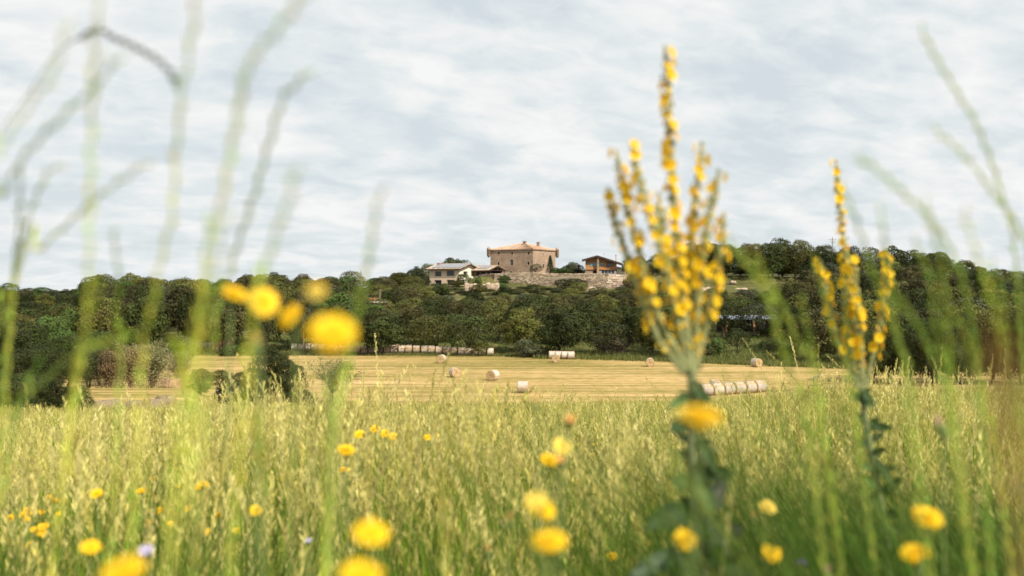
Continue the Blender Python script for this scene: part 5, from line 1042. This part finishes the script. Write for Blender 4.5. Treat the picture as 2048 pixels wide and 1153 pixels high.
stalk([(1832, 488), (1860, 560), (1868, 640), (1885, 720), (1905, 830)], .8, 'knotty green stalk rising from the right meadow, leftmost of its trio', .0020, (.28, .38, .12), (.34, .42, .14), .55, 26)
stalk([(1790, 590), (1825, 635), (1850, 680), (1880, 760), (1900, 860)], .8, 'green stalk bowing left in the right meadow', .0020, (.24, .34, .12), (.30, .40, .14), .5, 24)
stalk([(1850, 410), (1870, 470), (1885, 550), (1890, 640), (1905, 760)], .7, 'green stalk rising against the right skyline', .0020, (.28, .36, .12), (.34, .40, .14), .5, 26)
stalk([(1902, 612), (1930, 670), (1955, 740), (1975, 830), (1995, 930)], .85, 'yellow-tipped stalk in the right meadow', .0018, (.34, .40, .12), (.44, .46, .18), .5, 26)
stalk([(1985, 530), (2005, 600), (2018, 680), (2030, 780)], .85, 'green stalk close to the right frame edge, left of a pair', .0018, (.26, .36, .12), (.32, .40, .14), .5, 24); stalk([(2035, 550), (2042, 640), (2046, 740), (2052, 860)], .85, 'green stalk at the right frame edge, right of a pair', .0018, (.26, .36, .12), (.32, .40, .14), .5, 24)
stalk([(1930, 430), (1950, 500), (1975, 570), (1998, 660), (2015, 780)], .7, 'thin pale stalk above the right skyline', .0016, PG, PG, .45, 22)
stalk([(1915, 690), (1930, 730), (1965, 850), (1990, 960)], .8, 'short yellow-green stalk under the brown blur at right', .0018, (.36, .40, .14), (.44, .46, .18), .45, 20); stalk([(1700, 560), (1690, 640), (1700, 720), (1715, 840)], .9, 'dull green stalk behind the smaller mullein', .0020, (.22, .30, .10), (.26, .34, .12), .5, 22)
stalk([(1985, 690), (1992, 730), (2004, 790), (2020, 900), (2030, 1000)], .24, 'brown-orange grass head very close to the lens at the right edge', .0005, (.45, .34, .18), (.42, .28, .12), .35, 26, fat=.9); stalk([(2030, 690), (2028, 760), (2035, 860), (2042, 980)], .26, 'dark brown grass head very close to the lens at the right edge', .0005, (.38, .28, .15), (.32, .20, .09), .35, 26, fat=.9)
stalk([(880, 945), (885, 1010), (892, 1100)], .7, 'pale soft stalk in the lower centre-left meadow', .0022, (.42, .46, .20), (.50, .46, .24), .35, 20); stalk([(655, 770), (656, 850), (652, 960), (650, 1100)], .55, 'pale green stem column below the largest yellow flower', .0020, (.40, .46, .16), (.44, .50, .18), .3, 22)
stalk([(520, 955), (470, 990), (420, 1020), (370, 1060), (330, 1130)], .95, 'pale straw leaf leaning right in the lower left meadow', .0022, (.46, .46, .20), PG, 0); stalk([(512, 830), (516, 880), (520, 960), (528, 1080)], .75, 'pale soft seed head in the left-centre meadow', .0018, (.46, .48, .24), (.54, .54, .30), .2, 16, fat=1.5)

# ------------------------------------------------------------------ mulleins
BLO = mat('mullein_petal', (1, 1, 1), .5, .1, 40, attr=True, spec=.2, translucent=.3); MST = mat('mullein_stem', (1, 1, 1), .8, .15, 40, attr=True, bump=.2); MLF = mat('mullein_leaf', (1, 1, 1), .7, .25, 14, attr=True, translucent=.18)
mb = MB()
for k in range(5):
    a = k * 1.2566; c_, s_ = math.cos(a), math.sin(a); pc = []
    for r_, wv in ((.0015, .0012), (.006, .0048), (.0100, .0050), (.0118, .0022)): pc += [(c_ * r_ + s_ * wv, s_ * r_ - c_ * wv, .0028 * (r_ / .01) ** 2), (c_ * r_ - s_ * wv, s_ * r_ + c_ * wv, .0028 * (r_ / .01) ** 2)]
    mb.add(pc, [(0, 1, 3, 2), (2, 3, 5, 4), (4, 5, 7, 6)], (.90, .59 + .04 * (k % 2), .012))
for k in range(5): a = k * 1.2566 + .6; mb.tube([(0, 0, 0), (math.cos(a) * .003, math.sin(a) * .003, .005)], [.0005, .0009], 4, (.75, .30, .04))
o = mb.build('blossom', BLO); BLOS = o.data; bpy.data.objects.remove(o)
def leafshape(mb, base, di, ln, wd, droop, col, up=Vector((0.1, -.85, .5)).normalized(), fold=.25):
    di = Vector(di).normalized(); sd = di.cross(up).normalized(); rows = []; nn = 9
    for i in range(nn + 1):
        t = i / nn; c = Vector(base) + di * ln * t - Vector((0, 0, 1)) * droop * ln * t * t + up * .02 * math.sin(t * 9) * .1; w_ = wd * .36 * (math.sin(math.pi * min(1, t * .93 + .06)) ** .75)
        rows.append([c - sd * w_ + up * w_ * fold, c - sd * w_ * .5 + up * w_ * fold * .3, c, c + sd * w_ * .5 + up * w_ * fold * .3, c + sd * w_ + up * w_ * fold])
    v = [p for r_ in rows for p in r_]; n0 = len(mb.v); mb.add(v, [(i * 5 + k, i * 5 + k + 1, i * 5 + k + 6, i * 5 + k + 5) for i in range(nn) for k in range(4)], col)
    for i in range(nn + 1): mb.c[n0 + i * 5 + 2] = (min(1, col[0] * 1.7), min(1, col[1] * 1.5), min(1, col[2] * 1.7), 1)
def mullein(d, stempts, spikes, leaves, label, thick, seed, scale=1.0, bloom=1.0):
    rng = random.Random(seed); S_ = [W(a, b, d) for a, b in stempts]; ft = S_[-1]; g = zat(ft.x, ft.y); r = empty('mullein', (ft.x, ft.y, g), 0, label=label, cat='wildflower'); o_ = r.location
    P = [p - o_ for p in S_]; P.append(Vector((0, 0, -.03))); mb = MB(); mb.tube(P, [thick * (.55 + .45 * i / (len(P) - 1)) for i in range(len(P))], 10, (.17, .19, .08)); mb.build('stem', MST, r)
    for (pts, dense, wbloom, lb) in spikes:
        dz = rng.uniform(-.05, .05); n = len(pts); Q = [W(a, b, d + dz * (1 - i / (n - 1))) - o_ for i, (a, b) in enumerate(pts)]   # tip first
        seg = [(Q[i + 1] - Q[i]).length for i in range(n - 1)]; tot = sum(seg); cols = [(.26, .27, .11)] * n
        mb = MB(); mb.tube(Q, [.0018 + .0035 * i / (n - 1) for i in range(n)], 7, (.27, .28, .12))
        def at(s):
            i = 0
            while i < n - 2 and s > seg[i]: s -= seg[i]; i += 1
            return Q[i].lerp(Q[i + 1], min(1, s / seg[i])), (Q[i] - Q[i + 1]).normalized()
        nb = int(tot / .0030 * scale)
        for k in range(nb):
            s = tot * .93 * (k + rng.random()) / nb; p, t = at(s); a = k * 2.4; b1 = t.cross(Vector((0, 1, .2))).normalized(); b2 = t.cross(b1); od = b1 * math.cos(a) + b2 * math.sin(a); tip = min(1, .45 + s / (tot * .18)); rr = rng.uniform(.0026, .0044) * tip * scale * (1 if s < tot * .62 else .75)
            thin = 1.0 if s < tot * .70 else .7; c = p + od * (.0048 + .0040 * rng.random()) * tip * scale; col = rng.choice([(.38, .36, .12), (.30, .33, .10), (.48, .40, .12), (.56, .38, .08), (.26, .27, .08)]) if rng.random() < .68 else rng.choice([(.88, .58, .03), (.80, .46, .04)])
            if rng.random() < thin: mb.blob(c, (rr, rr, rr * 1.35), col, 6, 4)
        sp = mb.build('flower_spike', MST, r)
        if lb: sp['label'] = lb
        m_ = int(wbloom * bloom * 1.3); k = 0
        for k in range(m_):
            s = tot * (.012 + .80 * ((k + rng.uniform(.1, .9)) / m_) ** 1.05); p, t = at(s); a = rng.uniform(0, 6.283); b1 = t.cross(Vector((0, 1, .2))).normalized(); b2 = t.cross(b1); od = (b1 * math.cos(a) + b2 * math.sin(a) + t * .25).normalized()
            if od.y > .45: od.y *= -1
            ob = link('blossom', BLOS, sp); ob.location = p + od * rng.uniform(.008, .013) * scale; ob.rotation_euler = od.to_track_quat('Z', 'Y').to_euler(); q = rng.uniform(.66, 1.04) * scale; ob.scale = (q, q, q)
    for k in range(22):
        t = (k + rng.random()) / 22; L_ = len(S_) - 1; i = min(L_ - 1, int(t * L_)); p = S_[i].lerp(S_[i + 1], t * L_ - i) - o_; q = k * 2.4; s_ = .45 + .75 * t
        mb = MB(); leafshape(mb, p, (math.cos(q), math.sin(q) * .7 - .15, rng.uniform(.5, 1.4)),   .064 * s_ * scale, .030 * s_ * scale, rng.uniform(.1, .5), rng.choice([DG, MG, MG, (.050, .078, .025)])); mb.build('leaf', MLF, r)
    for (px, py, dx, dy, dz, ln, wd, dr_, col) in leaves:
        mb = MB(); leafshape(mb, W(px, py, d) - o_, (dx, dy, dz), ln * .85, wd * .78, dr_, col); mb.build('leaf', MLF, r)
DG = (.028, .056, .014); MG = (.065, .115, .03); LG_ = (.24, .28, .14)
mullein(1.5, [(1383, 742), (1386, 800), (1384, 900), (1392, 1010), (1400, 1110), (1406, 1180)], [
    ([(1330, 92), (1335, 170), (1338, 250), (1342, 330), (1345, 400), (1352, 480), (1360, 560), (1374, 660), (1383, 745)], 1, 24, 'tallest central flower spike'),
    ([(1232, 300), (1240, 350), (1250, 400), (1266, 460), (1282, 520), (1300, 590), (1330, 660), (1375, 740)], 1, 13, None),
    ([(1216, 375), (1226, 430), (1246, 490), (1268, 550), (1290, 610), (1318, 680), (1368, 745)], 1, 7, 'outermost left spike with dark green budding tip'),
    ([(1262, 288), (1276, 350), (1295, 420), (1318, 490), (1336, 560), (1356, 640), (1380, 735)], 1, 12, None),
    ([(1316, 385), (1322, 440), (1334, 520), (1348, 600), (1370, 690), (1382, 740)], 1, 8, None),
    ([(1404, 284), (1398, 350), (1390, 420), (1384, 490), (1380, 560), (1380, 640), (1384, 740)], 1, 12, None),
    ([(1438, 338), (1426, 400), (1411, 470), (1402, 540), (1396, 620), (1390, 730)], 1, 9, None),
    ([(1448, 425), (1444, 490), (1432, 560), (1418, 630), (1402, 690), (1388, 745)], 1, 9, None)],
    [(1384, 775, .3, -.4, -.15, .045, .030, .3, DG), (1384, 800, -.8, -.3, .1, .05, .03, .4, MG), (1378, 855, -.55, -.6, .35, .07, .045, .4, DG), (1388, 870, .55, -.4, -.8, .07, .034, .2, DG), (1390, 930, .25, -.5, -.9, .10, .05, .1, MG), (1395, 930, .6, -.2, .9, .06, .022, .3, LG_),
     (1390, 900, -.6, .2, .8, .06, .024, .3, (.12, .17, .07)), (1388, 1030, -.75, -.5, .25, .12, .07, .35, DG), (1400, 1060, .35, -.3, 1.0, .13, .05, .05, (.20, .21, .15)), (1402, 1100, .7, -.4, .8, .11, .06, .25, (.11, .13, .08)), (1402, 1120, .9, -.2, -.1, .13, .05, .3, DG), (1400, 1115, -.8, -.1, .1, .14, .06, .4, (.10, .15, .09)), (1384, 830, .8, -.4, .2, .06, .04, .3, DG), (1386, 960, .7, -.5, .5, .09, .05, .3, DG), (1388, 980, -.6, -.6, .6, .09, .05, .3, MG), (1394, 1000, .5, -.6, -.7, .10, .05, .2, DG), (1398, 1070, -.6, -.6, -.5, .11, .06, .2, DG), (1404, 1150, -.4, -.6, .6, .13, .07, .3, MG), (1404, 1140, .6, -.5, .8, .12, .06, .3, DG)],
    'big branching mullein with eight yellow flower spikes right of centre', .0125, 31, .86)
mullein(2.0, [(1723, 778), (1732, 850), (1744, 920), (1760, 1000), (1775, 1100)], [
    ([(1672, 320), (1676, 390), (1684, 460), (1696, 540), (1706, 620), (1714, 700), (1722, 780)], 1, 13, 'tallest thin flower spike'),
    ([(1641, 522), (1650, 570), (1662, 630), (1684, 700), (1718, 775)], 1, 12, None), ([(1704, 512), (1710, 570), (1718, 640), (1722, 700), (1726, 775)], 1, 9, None), ([(1770, 498), (1772, 550), (1764, 620), (1752, 690), (1730, 775)], 1, 12, None), ([(1690, 560), (1690, 620), (1700, 690), (1720, 770)], 1, 5, None)],
    [(1724, 778, .3, -.5, -.6, .05, .032, .2, DG), (1728, 810, -.7, -.3, .8, .06, .03, .3, DG), (1736, 860, .8, -.4, .4, .06, .035, .3, DG), (1742, 900, -.7, -.3, .7, .065, .03, .3, DG), (1748, 920, .5, -.3, -.6, .07, .035, .2, DG), (1756, 980, -.6, -.4, .6, .08, .035, .3, MG), (1762, 1000, .4, -.3, .8, .09, .035, .2, DG), (1766, 1040, -.5, -.4, .5, .09, .04, .3, MG)],
    'smaller mullein with yellow spikes among grass stalks at right', .0095, 37, .90)
print('objects', len(bpy.data.objects))

for o in bpy.data.objects:
    if 'label' in o and len(o['label'].split()) > 16: print('LONG', o['label'])
